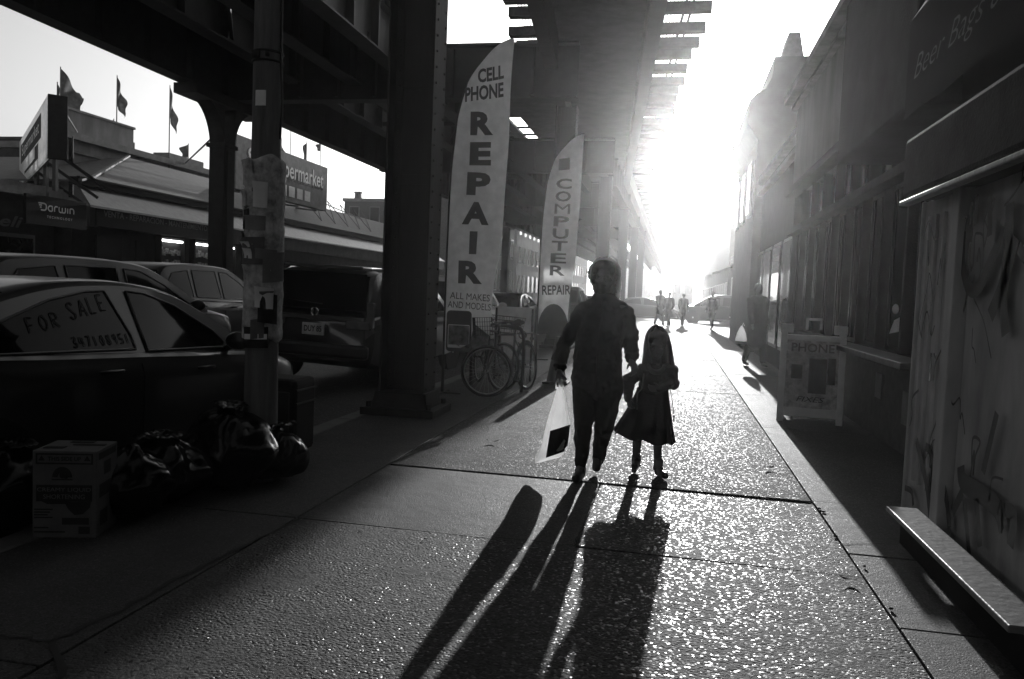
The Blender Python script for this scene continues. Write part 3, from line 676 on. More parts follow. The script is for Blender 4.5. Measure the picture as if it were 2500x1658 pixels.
SUV=dict(body=[(-2.3,.9,.98,.74,.4),(-2.24,1.02,1.06,.86,.34),(-1.9,1.08,1.12,.93,.28),(-1.2,1.07,1.1,.95,.26),(0,1.04,1.08,.95,.26),(.9,1.03,1.1,.95,.26),(1.5,1.02,1.1,.93,.27),(2.0,.95,1.03,.87,.28),(2.22,.8,.87,.74,.3),(2.3,.66,.7,.58,.36)],
 roof=[(-2.27,1.12,.74),(-2.2,1.35,.74),(-2.05,1.62,.73),(-1.85,1.735,.72),(-1.2,1.78,.71),(-.2,1.775,.7),(.3,1.72,.69),(.7,1.55,.68),(1.1,1.3,.7),(1.4,1.11,.72)],
 side=[[(-1.95,1.14),(-1.9,1.4),(-1.75,1.58),(-1.25,1.64),(-1.2,1.13)],[(-1.1,1.13),(-1.1,1.645),(-.3,1.65),(-.25,1.1)],[(-.15,1.1),(-.15,1.645),(.15,1.62),(.55,1.44),(1.0,1.16),(.98,1.1)]],
 wb=.92,wheels=(-1.4,1.42),wr=.37,L=4.7)
def car(sp,label,loc,rz,paint,cat='car',name='parked_car',group='cars parked along the street',detail=2,lean=0.):
    r=thing(name,label,cat,loc,group=group,rot=(lean,0,rz)); bt=sp['body']; rt=sp['roof']
    mb=MB(); xs=[bt[0][0]+(bt[-1][0]-bt[0][0])*i/46 for i in range(47)]
    prof=[]
    for x in xs:
        zs,zc,w_,zb=[lerp_t(bt,x,k) for k in (1,2,3,4)]
        half=[(0,zb),(w_*.82,zb),(w_*.95,zb+.06),(w_*.985,zb+.2),(w_,(zb+zs)/2+.04),(w_*.992,zs-.2),(w_*1.0,zs-.13),(w_*.975,zs-.07),(w_*.965,zs-.02),(w_*.93,zs+.01),(w_*.75,zs+(zc-zs)*.6),(w_*.4,zc-.006),(0,zc)]
        prof.append([(x,y,z) for y,z in half]+[(x,-y,z) for y,z in half[-2:0:-1]])
    n=len(prof[0]); vs=[p for q in prof for p in q]; fs=[]
    for i in range(len(xs)-1):
        for j in range(n): a=i*n+j; b=i*n+(j+1)%n; fs.append((a,b,b+n,a+n))
    fs.append(tuple(range(n))[::-1]); fs.append(tuple(range((len(xs)-1)*n,len(xs)*n))); mb.add(vs,fs)
    # cabin shell
    wb=sp['wb']; rx=[rt[0][0]+(rt[-1][0]-rt[0][0])*i/34 for i in range(35)]
    def base(x): return lerp_t(bt,x,1)-.03
    def wbase(x): return min(lerp_t(bt,x,3)*.945,wb)
    def side_y(x,z):
        zr=lerp_t(rt,x,1); zb=base(x); wt=lerp_t(rt,x,2); t=(z-zb)/max(1.44 if 'L' in sp and sp['L']<4.6 else 1.74,1.)/1.; zz=(1.42 if 'L' in sp and sp['L']<4.6 else sp['roof'][4][1]-.04)
        t=(z-zb)/(zz-zb); return wbase(x)+(wt-wbase(x))*t
    vs=[];n=0
    for x in rx:
        zr=lerp_t(rt,x,1); zb=base(x); ze=max(zr-.045,zb+.004); m=(zb+ze)/2
        half=[(side_y(x,zb),zb),(side_y(x,m),m),(side_y(x,ze),ze),(side_y(x,ze)-.05,zr-.018),(side_y(x,ze)*.7,zr-.004),(0,zr)]
        q=[(x,y,z) for y,z in half]+[(x,-y,z) for y,z in half[-2::-1]]; n=len(q); vs+=q
    fs=[]
    for i in range(len(rx)-1):
        for j in range(n-1): a=i*n+j; fs.append((a,a+1,a+1+n,a+n))
    mb.add(vs,fs); mb.build('body',paint,r,smooth=True,angle=35)
    # side windows
    for sy in (-1,1):
        for poly in sp['side']:
            mb=MB(); P=[]
            for i,(a,c) in enumerate(poly):
                b_,d_=poly[(i+1)%len(poly)]
                for k in range(4): t=k/4; P.append((a+(b_-a)*t,c+(d_-c)*t))
            cxm=sum(p[0] for p in poly)/len(poly); czm=sum(p[1] for p in poly)/len(poly)
            N=len(P); vs=[]
            for s_ in (1.,.66,.33):
                for a,c in P: x=cxm+(a-cxm)*s_; z=czm+(c-czm)*s_; vs.append((x,sy*(side_y(x,z)+.006),z))
            vs.append((cxm,sy*(side_y(cxm,czm)+.006),czm)); fs=[]
            for k in range(2):
                for i in range(N): fs.append((k*N+i,k*N+(i+1)%N,(k+1)*N+(i+1)%N,(k+1)*N+i))
            for i in range(N): fs.append((2*N+i,2*N+(i+1)%N,3*N))
            mb.add(vs,fs); mb.build('window','glass',r,smooth=True)
            if detail>1:
                mb=MB(); pts=[(a,sy*(side_y(a,c)+.008),c) for a,c in P]; mb.tube(pts,.009,5,close=True); mb.build('window_trim','chrome' if detail==3 else 'plastic',r,smooth=True)
    # windscreen and rear window
    def topglass(x0,x1,name):
        mb=MB()
        def f(u,v):
            x=x0+(x1-x0)*v; zr=lerp_t(rt,x,1); wt=side_y(x,max(zr-.05,base(x)))-.075; return (x,(u-.5)*2*wt,zr+.006-.02*abs(2*u-1)**4)
        mb.grid(f,9,10); mb.build(name,'glass',r,smooth=True)
    if 'L' in sp and sp['L']<4.6: topglass(.42,1.32,'windscreen'); topglass(-1.75,-1.0,'rear_window')
    else: topglass(.42,1.33,'windscreen'); topglass(-2.262,-2.03,'rear_window')
    # wheels
    for x in sp['wheels']:
        for sy in (-1,1):
            y=sy*(lerp_t(bt,x,3)-.10); wr=sp['wr']
            mb=MB(); mb.disc((x,sy*(lerp_t(bt,x,3)+.001),wr),(0,1,0),wr+.055,.012,32); mb.build('wheel_arch','black',r)
            w_=MB(); w_.torus((x,y,wr),(0,1,0),wr-.085,.09,32,10); w_.disc((x,y,wr),(0,1,0),wr-.08,.19); wo=w_.build('wheel','rubber',r,smooth=True,angle=40)
            mb=MB()
            mb.torus((x,y+sy*.09,wr),(0,1,0),wr-.10,.014,32,6); mb.disc((x,y+sy*.095,wr),(0,1,0),.05,.03,12)
            for k in range(7):
                a=k*2*math.pi/7; mb.bar((x,y+sy*.095,wr),(x+math.cos(a)*(wr-.1),y+sy*.095,wr+math.sin(a)*(wr-.1)),.035,.02,up=(0,1,0))
            mb.build('rim','rim',wo,smooth=True,angle=40)
    e1=bt[-1][0]; e0=bt[0][0]
    for sy in (-1,1):
        # lamps wrap round the corners
        mb=MB(); 
        def f(u,v,sy=sy):
            x=e1-.30+.22*u; w_=lerp_t(bt,x,3)*.985; zs=lerp_t(bt,x,1); return (x+.012,sy*(w_+.004-.01*v),zs-.16+.14*v)
        mb.grid(f,8,5); mb.build('headlight','lamp_glass',r,smooth=True)
        mb=MB()
        def f(u,v,sy=sy):
            x=e0+.02+.25*u; w_=lerp_t(bt,x,3)*.985; zs=lerp_t(bt,x,1); return (x-.012,sy*(w_+.006-.01*v),zs-.2+.17*v)
        mb.grid(f,8,5); mb.build('taillight','tail_glass',r,smooth=True)
        if detail>=2:
            xm=1.02 if 'L' in sp and sp['L']<4.6 else .98; ym=side_y(xm,base(xm)+.08)
            mb=MB(); mb.ell((xm-.02,sy*(ym+.13),base(xm)+.13),(.07,.11,.075)); mb.bar((xm,sy*ym,base(xm)+.06),(xm,sy*(ym+.1),base(xm)+.09),.05,.04); mb.build('mirror',paint,r,smooth=True)
            for xd in ((-.45,.6) if 'L' in sp and sp['L']<4.6 else (-.95,.1)):
                z=lerp_t(bt,xd,1)-.105; y=lerp_t(bt,xd,3)
                mb=MB(); mb.tube(spline([(xd-.1,sy*(y+.004),z),(xd-.07,sy*(y+.03),z+.004),(xd+.07,sy*(y+.03),z),(xd+.1,sy*(y+.004),z-.004)],4),.012,6); mb.build('door_handle',paint,r,smooth=True)
            for xd in ((-.12,) if 'L' in sp and sp['L']<4.6 else (-.2,)):
                mb=MB(); mb.tube([(xd,sy*(lerp_t(bt,xd,3)*q+.0015),z) for q,z in ((.99,.35),(1.,.62),(1.,.8),(.975,lerp_t(bt,xd,1)-.06))],.005,4); mb.build('door_seam','black',r)
    mb=MB(); mb.box(e1-.02,0,.36,.12,1.1,.16); mb.build('grille','black',r,bevel=.02)
    return r,side_y
SEDL=dict(SEDAN); SEDL['body']=[(x if x<1.2 else 1.2+(x-1.2)*1.3,)+tuple(t) for x,*t in SEDAN['body']]; SEDL['wheels']=(-1.38,1.5)
YAW=R(90)
c,sy_=car(SEDL,'dark grey sedan nearest the camera at the left, FOR SALE written on its window',(-4.42,4.95,-.13),YAW,'grey_paint',detail=2)
mb=MB()
def marker(mb,strokes,x0,z0,s,sy=-1):
    for pts in strokes:
        P=[(x0+a*s,0,z0+b*s) for a,b in pts]; P=[(x,sy*(sy_(x,z)+.012),z) for x,_,z in P]
        fnn=lambda x,z: (x,sy*(sy_(x,z)+.012),z)
        stroke(mb,[(x,z) for x,_,z in P],.010,fnn,4)
FONT={'F':[[(0,0),(0,1)],[(0,1),(.6,1)],[(0,.5),(.45,.5)]],'O':[[(.35,1),(.05,.7),(.05,.3),(.35,0),(.65,.3),(.65,.7),(.35,1)]],'R':[[(0,0),(0,1)],[(0,1),(.5,.95),(.55,.65),(.05,.5)],[(.1,.5),(.6,0)]],
'S':[[(.6,.85),(.35,1),(.05,.8),(.3,.5),(.6,.25),(.35,0),(0,.15)]],'A':[[(0,0),(.35,1)],[(.35,1),(.7,0)],[(.12,.35),(.58,.35)]],'L':[[(0,1),(0,0)],[(0,0),(.5,0)]],'E':[[(0,0),(0,1)],[(0,1),(.5,1)],[(0,.5),(.4,.5)],[(0,0),(.5,0)]],
'3':[[(0,.9),(.4,1),(.5,.75),(.2,.5),(.55,.3),(.4,0),(0,.1)]],'4':[[(.1,1),(0,.4)],[(0,.4),(.6,.4)],[(.45,.9),(.45,0)]],'7':[[(0,1),(.55,1)],[(.55,1),(.2,0)]],'1':[[(.2,1),(.2,0)]],'0':[[(.3,1),(.05,.5),(.3,0),(.55,.5),(.3,1)]],'8':[[(.3,1),(.05,.75),(.5,.3),(.3,0),(.05,.3),(.5,.75),(.3,1)]],'9':[[(.5,.7),(.3,1),(.05,.75),(.3,.5),(.5,.7),(.45,0)]],'5':[[(.5,1),(.05,1)],[(.05,1),(.05,.55),(.5,.45),(.4,.05),(0,.05)]],' ':[]}
def write(mb,txt,x0,z0,h,adv,rise):
    for i,ch in enumerate(txt): marker(mb,[[(a*.9,b) for a,b in st] for st in FONT[ch]],x0+i*adv,z0+i*rise,h)
write(mb,'FOR',-.98,1.13,.085,.1,.012); write(mb,'SALE',-.62,1.2,.1,.1,.016); write(mb,'347108951',-.68,1.03,.06,.062,.0)
mb.build('window_writing','ink_soft',c,recalc=False)
# minivan seen from behind
v,_=car(SUV,'black minivan parked between the pole and the riveted steel column, seen from behind',(-4.98,12.95,-.13),R(88.5),'dark_paint',cat='van',name='parked_van',group=None,lean=R(1.5))
mb=MB()
mb.grid(lambda u,q:(-2.335-.0*u,(u-.5)*1.5,.98+.06*q),12,3); mb.box(-2.33,0,1.0,.03,1.45,.055); mb.build('chrome_strip','chrome',v,bevel=.006)
for sy in (-1,1):
    mb=MB(); mb.box(-2.3,sy*.66,.93,.1,.36,.12); mb.box(-2.26,sy*.82,1.08,.1,.1,.38); mb.build('taillight','tail_glass',v,bevel=.02)
mb=MB(); mb.grid(lambda u,q:(-2.34+.20*q+.0*u,(u-.5)*(1.56-.2*q),1.14+.52*q),10,6); mb.build('rear_window','glass',v,smooth=True)
mb=MB(); mb.box(-2.14,0,1.74,.34,1.36,.045); mb.build('spoiler','dark_paint',v,bevel=.015)
mb=MB(); mb.box(-2.31,0,1.71,.02,.3,.02); mb.build('brake_light','tail_glass',v)
mb=MB(); mb.box(-2.375,0,.84,.03,.34,.17); p=mb.build('licence_plate','plate',v,bevel=.006)
fp=lambda a,b: Vector((-2.393,-a,b))
mb=MB(); put_text(mb,'DUY 85',fp,0,.845,w=.27,h=.085,bold=.02); mb.build('lettering','ink',p,recalc=False)
mb=MB(); mb.torus((-2.35,0,1.085),(1,0,0),.055,.008,28,6); mb.bar((-2.352,-.025,1.05),(-2.352,-.03,1.12),.012,.014,up=(1,0,0)); mb.bar((-2.352,.025,1.05),(-2.352,.03,1.12),.012,.014,up=(1,0,0)); mb.bar((-2.352,-.027,1.083),(-2.352,.027,1.083),.012,.012,up=(1,0,0)); mb.build('emblem','chrome',v)
mb=MB(); mb.box(-2.36,0,.55,.14,1.7,.2); mb.build('bumper','plastic',v,bevel=.05)
mb=MB(); mb.tube([(-2.31,-.1,1.2),(-2.30,.25,1.22),(-2.29,.45,1.24)],.012,6); mb.build('wiper','plastic',v)
# others
SUVL=dict(SUV); SUVL['roof']=[(a,1.1+(b-1.1)*.86,c) for a,b,c in SUV['roof']]; SUVL['side']=[[(a,1.1+(b-1.1)*.86) for a,b in q] for q in SUV['side']]
car(SUVL,'dark car with a bright roof in the traffic lane behind the sedan for sale',(-7.2,8.6,-.13),YAW,'mid_paint',name='car',detail=2)
car(SUV,'pale sport utility car with roof rails beyond the lane, left of the paper-wrapped pole',(-9.9,15.0,-.13),YAW,'mid_paint',name='car')
car(SUV,'bright white car parked ahead of the minivan, seen past the riveted column',(-5.2,18.6,-.13),YAW,'white_paint',detail=3)
car(SEDAN,'pale car with dark windscreen facing us between the two feather banners',(-5.6,26.5,-.13),-YAW,'silver_paint')
car(SUV,'dark car parked along the kerb beyond the second feather banner',(-4.4,33.,-.13),YAW,'dark_paint')
car(SEDAN,'far grey car at the kerb before the side street',(-4.4,40.,-.13),YAW,'grey_paint')
car(SUV,'light car on the far lane under the railway, left of the second banner',(-8.8,33.,-.13),-YAW,'silver_paint')
car(SUV,'car crossing the end of the sidewalk with a bright roof line',(2.6,50.,-.13),R(180),'grey_paint',name='car',group='cars on the side street')
car(SEDAN,'far car at the crossing half hidden by the storefronts on the right',(7.6,50.,-.13),R(180),'grey_paint',name='car',group='cars on the side street')
car(SEDAN,'far car crossing the side street left of the bright one',(-1.9,53.,-.13),R(0),'grey_paint',name='car',group='cars on the side street')
# ================================================================== right-hand buildings
# corner shop with the graffiti-covered shutter, close to the camera
XW=1.5
cs=thing('corner_shop','shuttered shop with scrawled graffiti along the right edge','building',(XW,1,0))
def shp(o): o.location=(-XW,-1,0); return o
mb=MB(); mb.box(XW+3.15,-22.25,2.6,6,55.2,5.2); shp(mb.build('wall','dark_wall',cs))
# shutter with slats
mb=MB(); y0,y1=-3.,5.62
n=66
def fsh(u,v):
    z=.12+1.86*v; return (XW-.0+.004*noise.noise(Vector((u*9,v*3,0))),y0+(4.55-y0)*u,z)
mb.grid(fsh,40,n*3+1); 
shp(mb.build('shutter','shutter',cs))
mb=MB(); mb.box(XW-.02,4.62,1.05,.1,.12,1.9); mb.box(XW+.04,5.0,1.05,.1,.66,1.9); mb.box(XW+.02,5.345,1.0,.1,.03,2.0); shp(mb.build('door_panel','shutter',cs,bevel=.006))
mb=MB(); mb.box(XW-.05,4.87,1.02,.02,.03,.16); shp(mb.build('door_handle','chrome',cs))
for y in (4.8,4.93,5.07,5.2): mb=MB(); mb.box(XW-.02,y,1.1,.02,.02,1.6); shp(mb.build('door_rib','shutter',cs))
mb=MB(); mb.box(XW-.02,1.1,2.17,.34,8.2,.36); shp(mb.build('shutter_housing','dark_wall',cs,bevel=.03))
mb=MB(); mb.box(XW-.17,1.1,1.97,.06,8.22,.03); shp(mb.build('housing_rail','steel_ledge',cs,bevel=.008))
# graffiti strokes, spray width 4-6 cm
G=MB()
gf=lambda a,b: Vector((XW-.036,5.7-a,b))
def gs(pts,wd=.03): stroke(G,pts,wd,gf,8)
rg=random.Random(4)
# tags traced on the panels
def gp(sx,sy,k,pts,wd):
    q=[on_x(sx+a/k,sy+b/k,XW-.022) for a,b in pts]; gs([(5.7-p.y,p.z) for p in q],wd)
for pts,wd in (([(585,480),(578,700),(610,880),(660,945),(730,890),(800,720),(870,560),(895,430)],.065),([(690,190),(688,420)],.05),([(800,190),(797,510)],.05),([(640,560),(632,700),(645,800)],.03),([(960,250),(945,600),(900,900),(800,1150)],.08),([(1005,520),(945,760),(905,1000),(925,1300)],.075),([(870,380),(850,560)],.04),([(660,240),(630,420)],.03),([(1030,600),(1100,700),(1180,690)],.05)): gp(2180,420,3.266,pts,wd*1.15)
for pts,wd in (([(820,180),(850,320),(880,450),(900,640)],.035),([(872,215),(905,260),(908,420),(890,480)],.03),([(960,260),(975,420),(1000,560),(1012,690)],.035),([(915,395),(945,440),(930,560)],.04),([(1080,330),(1092,420),(1180,480),(1290,570),(1330,700)],.06),([(1090,480),(1030,600)],.035),([(1100,520),(1130,860)],.03),([(1170,520),(1192,800)],.035),([(1292,20),(1250,200),(1210,370)],.03),([(750,455),(790,480),(800,560)],.022),([(1340,580),(1390,620),(1370,800)],.04)): gp(1900,1000,2.383,pts,wd*1.7)
for k in range(34):
    a=rg.uniform(.4,2.6); b=rg.uniform(.25,1.85); P=[(a,b)]
    for j in range(rg.randint(3,6)): P.append((P[-1][0]+rg.uniform(-.05,.12),P[-1][1]+rg.uniform(-.16,.16)))
    gs(P,rg.uniform(.008,.018))
for k in range(12):
    a=rg.uniform(2.4,5.5); b=rg.uniform(.3,1.7); gs([(a,b),(a+rg.uniform(-.1,.2),b+rg.uniform(-.3,.3)),(a+rg.uniform(.0,.35),b+rg.uniform(-.3,.3))],rg.uniform(.02,.05))
shp(G.build('graffiti','graffiti',cs,recalc=False))
# upper front: sign boards and a rolled canvas awning with script lettering
mb=MB(); mb.box(XW+.12,6.5,3.3,.5,2.3,1.4); shp(mb.build('sign_board','dark_wall',cs,bevel=.02)); mb=MB(); mb.box(XW+.2,6.5,4.7,.4,2.3,1.36); shp(mb.build('upper_panel','dark_wall',cs,bevel=.02))
mb=MB(); mb.grid(lambda u,v:(XW-.33+.0012*math.sin(u*70)+(.0 if v<.5 else .3*(v-.5)*2),-3+u*7.7,(2.36+.52*v*2 if v<.5 else 2.88+.5*(v-.5)*2)+.006*math.sin(u*60)*(1-v)),60,9); shp(mb.build('awning','black',cs))
mb=MB(); mb.tube([(XW-.2,-3,3.42),(XW-.2,4.7,3.42)],.07,10); shp(mb.build('awning_roll','black',cs,smooth=True)); cs.children[-1].data.materials[0]=M['black']
mb=MB(); fa=lambda a,b: Vector((XW-.475,-a,b))
put_text(mb,'Beer Bags & Umbrellas',lambda a,b: Vector((XW-.345,-a,b)),-3.4,2.56,w=2.2,h=.15,shear=.4,bold=-.012); shp(mb.build('lettering','grey_ink',cs,recalc=False))
# steel ledge
mb=MB(); mb.box(1.345,4.02,.19,.17,1.72,.03)
for v_ in (): pass
lg=mb.build('steel_ledge','steel_ledge',bevel=.006); mb=MB(); mb.box(1.385,4.02,.088,.09,1.68,.172); mb.build('shade_base','black',lg); tag(lg,'low worn steel ledge along the foot of the graffiti shutter','ledge')  # base set back and coloured black for the shade under the ledge
# storefront row, set back
sf=thing('storefront','one-storey shop with tall glazing behind the sandwich board','building',(2.05,10.5,0))
def sff(o): o.location=(-2.05,-10.5,0); return o
ya,yb=5.85,15.2
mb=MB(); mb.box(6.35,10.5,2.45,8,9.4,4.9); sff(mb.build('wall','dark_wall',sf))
mb=MB(); mb.box(2.2,10.5,4.1,.4,9.4,1.5); sff(mb.build('parapet_panel','plaster',sf,bevel=.01))
mb=MB(); mb.box(2.08,10.5,4.95,.62,9.5,.12); mb.box(2.0,10.5,4.82,.2,9.45,.06); sff(mb.build('cornice','stone',sf,bevel=.01))
mb=MB(); mb.box(1.98,10.6,3.3,.2,9.2,.12); mb.box(2.02,10.6,2.6,.16,9.2,.1); sff(mb.build('transom','dark_wall',sf,bevel=.008))
for i in range(7):
    y=9.0+i*.95; mb=MB(); mb.box(2.2,y,2.95,.02,.82,.58); sff(mb.build('clerestory_pane','lit_strip' if i in (0,2,3,5,6) else 'glass',sf))  # some panes coloured pale to stand for the lit strips
for i in range(11): mb=MB(); mb.box(2.12,6.1+i*.93,1.75,.1,.06,1.68); sff(mb.build('mullion','dark_wall',sf,bevel=.004))
for i in range(8): mb=MB(); mb.box(2.1,8.5+i*.95,2.95,.12,.05,.58); sff(mb.build('mullion','dark_wall',sf,bevel=.004))
for i in range(10):
    mb=MB(); mb.box(2.2,6.56+i*.93,1.75,.02,.84,1.6); sff(mb.build('window_pane','glass',sf))
mb=MB(); mb.box(2.2,10.5,.45,.2,9.2,.86); sff(mb.build('stall_riser','brick',sf))
mb=MB(); mb.box(1.98,9.1,.87,.3,4.3,.06); sff(mb.build('counter_shelf','steel_ledge',sf,bevel=.008))
for y,z,h in ((7.3,.5,.5),(7.6,.45,.3),(8.6,.55,.25)): mb=MB(); mb.box(2.08,y,z,.02,.25,h); sff(mb.build('notice','stone',sf))
mb=MB(); mb.box(1.9,5.7,1.3,.3,.2,2.6); sff(mb.build('corner_post','dark_wall',sf,bevel=.01))
# white shapes coloured in for a lamp glimpsed in the glazing
mb=MB(); mb.ell((2.12,8.35,1.33),(.02,.09,.05)); mb.add([(2.14,8.6,1.08),(2.14,8.2,1.12),(2.14,7.95,1.25),(2.14,8.15,1.27),(2.14,8.45,1.22)],[(0,1,2,3,4)]); sff(mb.build('lamp_glimpse','paper_white',sf))
# further fronts and the chimneyed house
def front(name,label,x,y0,y1,h,m='dark_wall',nw=4,aw=None,corn=.1):
    r=thing(name,label,'building',(x,(y0+y1)/2,0)); L=y1-y0
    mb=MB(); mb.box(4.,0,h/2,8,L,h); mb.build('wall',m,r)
    mb=MB(); mb.box(3.95,0,h+.06,8.2,L,.14); mb.box(-.06,0,h-.25,.14,L,.1); mb.build('cornice','stone',r,bevel=.01)
    for i in range(nw):
        y=-L/2+(i+.5)*L/nw; mb=MB(); mb.box(-.02,y,1.5,.06,L/nw*.8,2.2); f=mb.build('window','steel_ledge',r); mb=MB(); mb.box(-.06,y,1.5,.02,L/nw*.7,2.05); mb.build('pane','glass',f)
    if aw:
        mb=MB(); mb.add([(0,-L/2+.3,3.1),(0,L/2-.3,3.1),(-aw,L/2-.3,2.55),(-aw,-L/2+.3,2.55),(-aw,L/2-.3,2.35),(-aw,-L/2+.3,2.35),(0,-L/2+.3,3.06),(0,L/2-.3,3.06)],[(0,1,2,3),(3,2,4,5)]); mb.build('awning','canvas',r,recalc=False)
    return r
front('store_building','low shop front beyond the glazed one on the right',2.15,15.3,21.9,4.4,aw=None)
h=thing('chimney_house','taller house with curved parapet and chimney on the right skyline','building',(2.2,24.,0))
mb=MB(); prof=[(8,0),(-.35,0),(-.35,5.6),(-.62,6.0),(-.6,6.62),(-.45,6.78),(-.22,6.9),(-.08,7.2),(-.04,7.72),(8,7.72)]
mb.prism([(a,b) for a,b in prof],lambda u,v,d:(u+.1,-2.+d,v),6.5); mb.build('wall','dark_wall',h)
mb=MB(); mb.add([(.35-.1,-1.6,7.7),(.85,-1.6,7.7),(.85,-.6,7.7),(.25,-.6,7.7),(.42,-1.6,8.45),(.70,-1.6,8.45),(.70,-.6,8.45),(.42,-.6,8.45)],[(0,3,2,1),(4,5,6,7),(0,1,5,4),(1,2,6,5),(2,3,7,6),(3,0,4,7)]); mb.build('chimney','brick',h)
for i in range(3): mb=MB(); mb.box(-.28,-1.+i*2.,4.4,.08,.9,1.5); f=mb.build('window','stone',h); mb=MB(); mb.box(-.33,-1.+i*2.,4.4,.02,.75,1.35); mb.build('pane','glass',f)
front('store_building','shop front with an awning just before the far corner on the right',2.9,28.6,36.,4.2,aw=1.0)
front('store_building','last shop front before the side street on the right',3.1,36.2,45.5,3.6,aw=1.5)
front('far_house','distant building across the side street at the end of the sidewalk',3.6,57.,74,7.5,nw=6)
front('far_house','farther building down the street seen through the glare',3.7,75.,110,9.,nw=8)
b=block('far_tower','hazy distant tower at the end of the street, left of the far corner',-.4,3.4,150,165,11.2,'plaster',(2,3,3,3,1,1.6),'y',par=False)
block('far_tower','faint distant block closing the street under the railway',-16,-3.,240,250,12.,'plaster',par=False)
# sandwich board
p0=Vector((1.24,9.72,0)); 
sb=thing('sandwich_board','white A-frame sandwich board with phone pictures standing by the storefront','sandwich board',(1.6,9.68,0),rz=R(-8))
for sg in (-1,1):
    T=Matrix.Translation((0,sg*.2,0))@Matrix.Rotation(R(-10*sg if sg<0 else -10*sg),4,'X')
    T=Matrix.Translation((0,sg*.27,0))@Matrix.Rotation(R(11)*sg,4,'X')
    mb=MB()
    mb.box(-.315,0,.54,.07,.035,1.08,T=T); mb.box(.315,0,.54,.07,.035,1.08,T=T); mb.box(0,0,.97,.56,.035,.06,T=T); mb.box(0,0,.12,.56,.035,.1,T=T); mb.box(-.29,0,1.075,.14,.036,.1,T=T); mb.box(.29,0,1.075,.14,.036,.1,T=T)
    mb.build('frame','paper_white',sb,bevel=.006)
    mb=MB(); mb.box(0,0,.55,.56,.016,.8,T=T); mb.build('panel','paper',sb)
    if sg<0:
        fn=lambda a,b: T@Vector((a,-.0095,b))
        mb=MB(); put_text(mb,'PHONE',fn,0,.86,w=.46,h=.1,bold=.02); put_text(mb,'FIXES',fn,0,.27,w=.3,h=.06,shear=.3); mb.build('lettering','ink_soft',sb,recalc=False)
        mb=MB()
        for a,b,c,d in ((-.03,.34,.16,.74),(-.22,.5,-.1,.66),(.17,.45,.25,.75)): mb.add([fn(a,b)+Vector((0,-.001,0)),fn(c,b)+Vector((0,-.001,0)),fn(c,d)+Vector((0,-.001,0)),fn(a,d)+Vector((0,-.001,0))],[(0,1,2,3)])
        mb.build('phone_picture','ink',sb,recalc=False)
mb=MB()
for a in (-.075,.075): mb.box(a,-.03,1.11,.03,.03,.12)
mb.box(0,-.03,1.17,.18,.03,.03); mb.build('handle','paper_white',sb,bevel=.004)
# ================================================================== people
def V(*a): return Vector(a)
def hand(mb,wrist,d,side,palm_n,curl=.5,s=1.,r0=1.):
    """palm, four jointed fingers and a thumb; d = direction of the fingers, side = towards the thumb, palm_n = out of the palm"""
    d=Vector(d).normalized(); side=Vector(side); side=(side-d*side.dot(d)).normalized(); pn=d.cross(side)
    if pn.dot(Vector(palm_n))<0: pn=-pn
    w=Vector(wrist)
    for k in (-1.5,-.5,.5,1.5): mb.cap(w+side*k*.012*s,w+d*.075*s+side*k*.019*s,.013*s,.011*s,8)
    for k,l in ((-1.5,.056),(-.5,.07),(.5,.076),(1.5,.068)):
        p=w+d*.075*s+side*k*.019*s; a=0
        for seg,(f,rr) in enumerate(((.45,.0092),(.32,.0085),(.26,.0076))):
            a+=curl*(.75+.25*seg+.1*(1.5-k)); q=p+(d*math.cos(a)+pn*math.sin(a))*l*f*s; mb.cap(p,q,rr*s*r0,rr*.92*s*r0,8); p=q
    p=w+d*.02*s+side*.022*s; q=p+(d*.55+side*.75+pn*.25).normalized()*.036*s; mb.cap(p,q,.012*s,.010*s,8)
    t=q+(d*.85+side*.2+pn*.45*curl*2).normalized()*.028*s; mb.cap(q,t,.0095*s,.008*s,8)
def head(mb,c,s=1.,yaw=0.,tilt=0.,fwd=(0,-1,0)):
    """skull, jaw, brow, nose, lips, ears; c = centre of the head; looks towards -Y"""
    T=Matrix.Translation(c)@Matrix.Rotation(yaw,4,'Z')@Matrix.Rotation(tilt,4,'X')
    P=lambda x,y,z: T@Vector((x*s,y*s,z*s)); q=(Matrix.Rotation(yaw,4,'Z')@Matrix.Rotation(tilt,4,'X')).to_quaternion()
    E=lambda x,y,z,a,b,cc: mb.ell(P(x,y,z),(a*s,b*s,cc*s),q,16,12)
    E(0,.012,.03,.074,.092,.082); E(0,-.03,-.04,.058,.058,.066); E(0,-.05,-.088,.03,.026,.022)   # skull, face, chin
    E(0,-.08,.022,.05,.010,.012)                                                                 # brow
    mb.cap(P(0,-.088,.01),P(0,-.100,-.028),.008*s,.011*s,10); E(.012,-.09,-.03,.009,.01,.008); E(-.012,-.09,-.03,.009,.01,.008)
    for sx in (-1,1): E(sx*.038,-.058,-.024,.024,.026,.024); E(sx*.076,.012,-.008,.012,.02,.032); E(sx*.031,-.076,.004,.014,.010,.009)
    E(0,-.084,-.058,.024,.012,.0065); E(0,-.082,-.069,.02,.012,.0065)
def eyes(parent,c,s=1.,yaw=0.,tilt=0.):
    T=Matrix.Translation(c)@Matrix.Rotation(yaw,4,'Z')@Matrix.Rotation(tilt,4,'X')
    for sx in (-1,1): mb=MB(); mb.ell(T@Vector((sx*.031*s,-.0885*s,.006*s)),(.008*s,.004*s,.0035*s)); mb.build('eye','ink',parent,smooth=True)
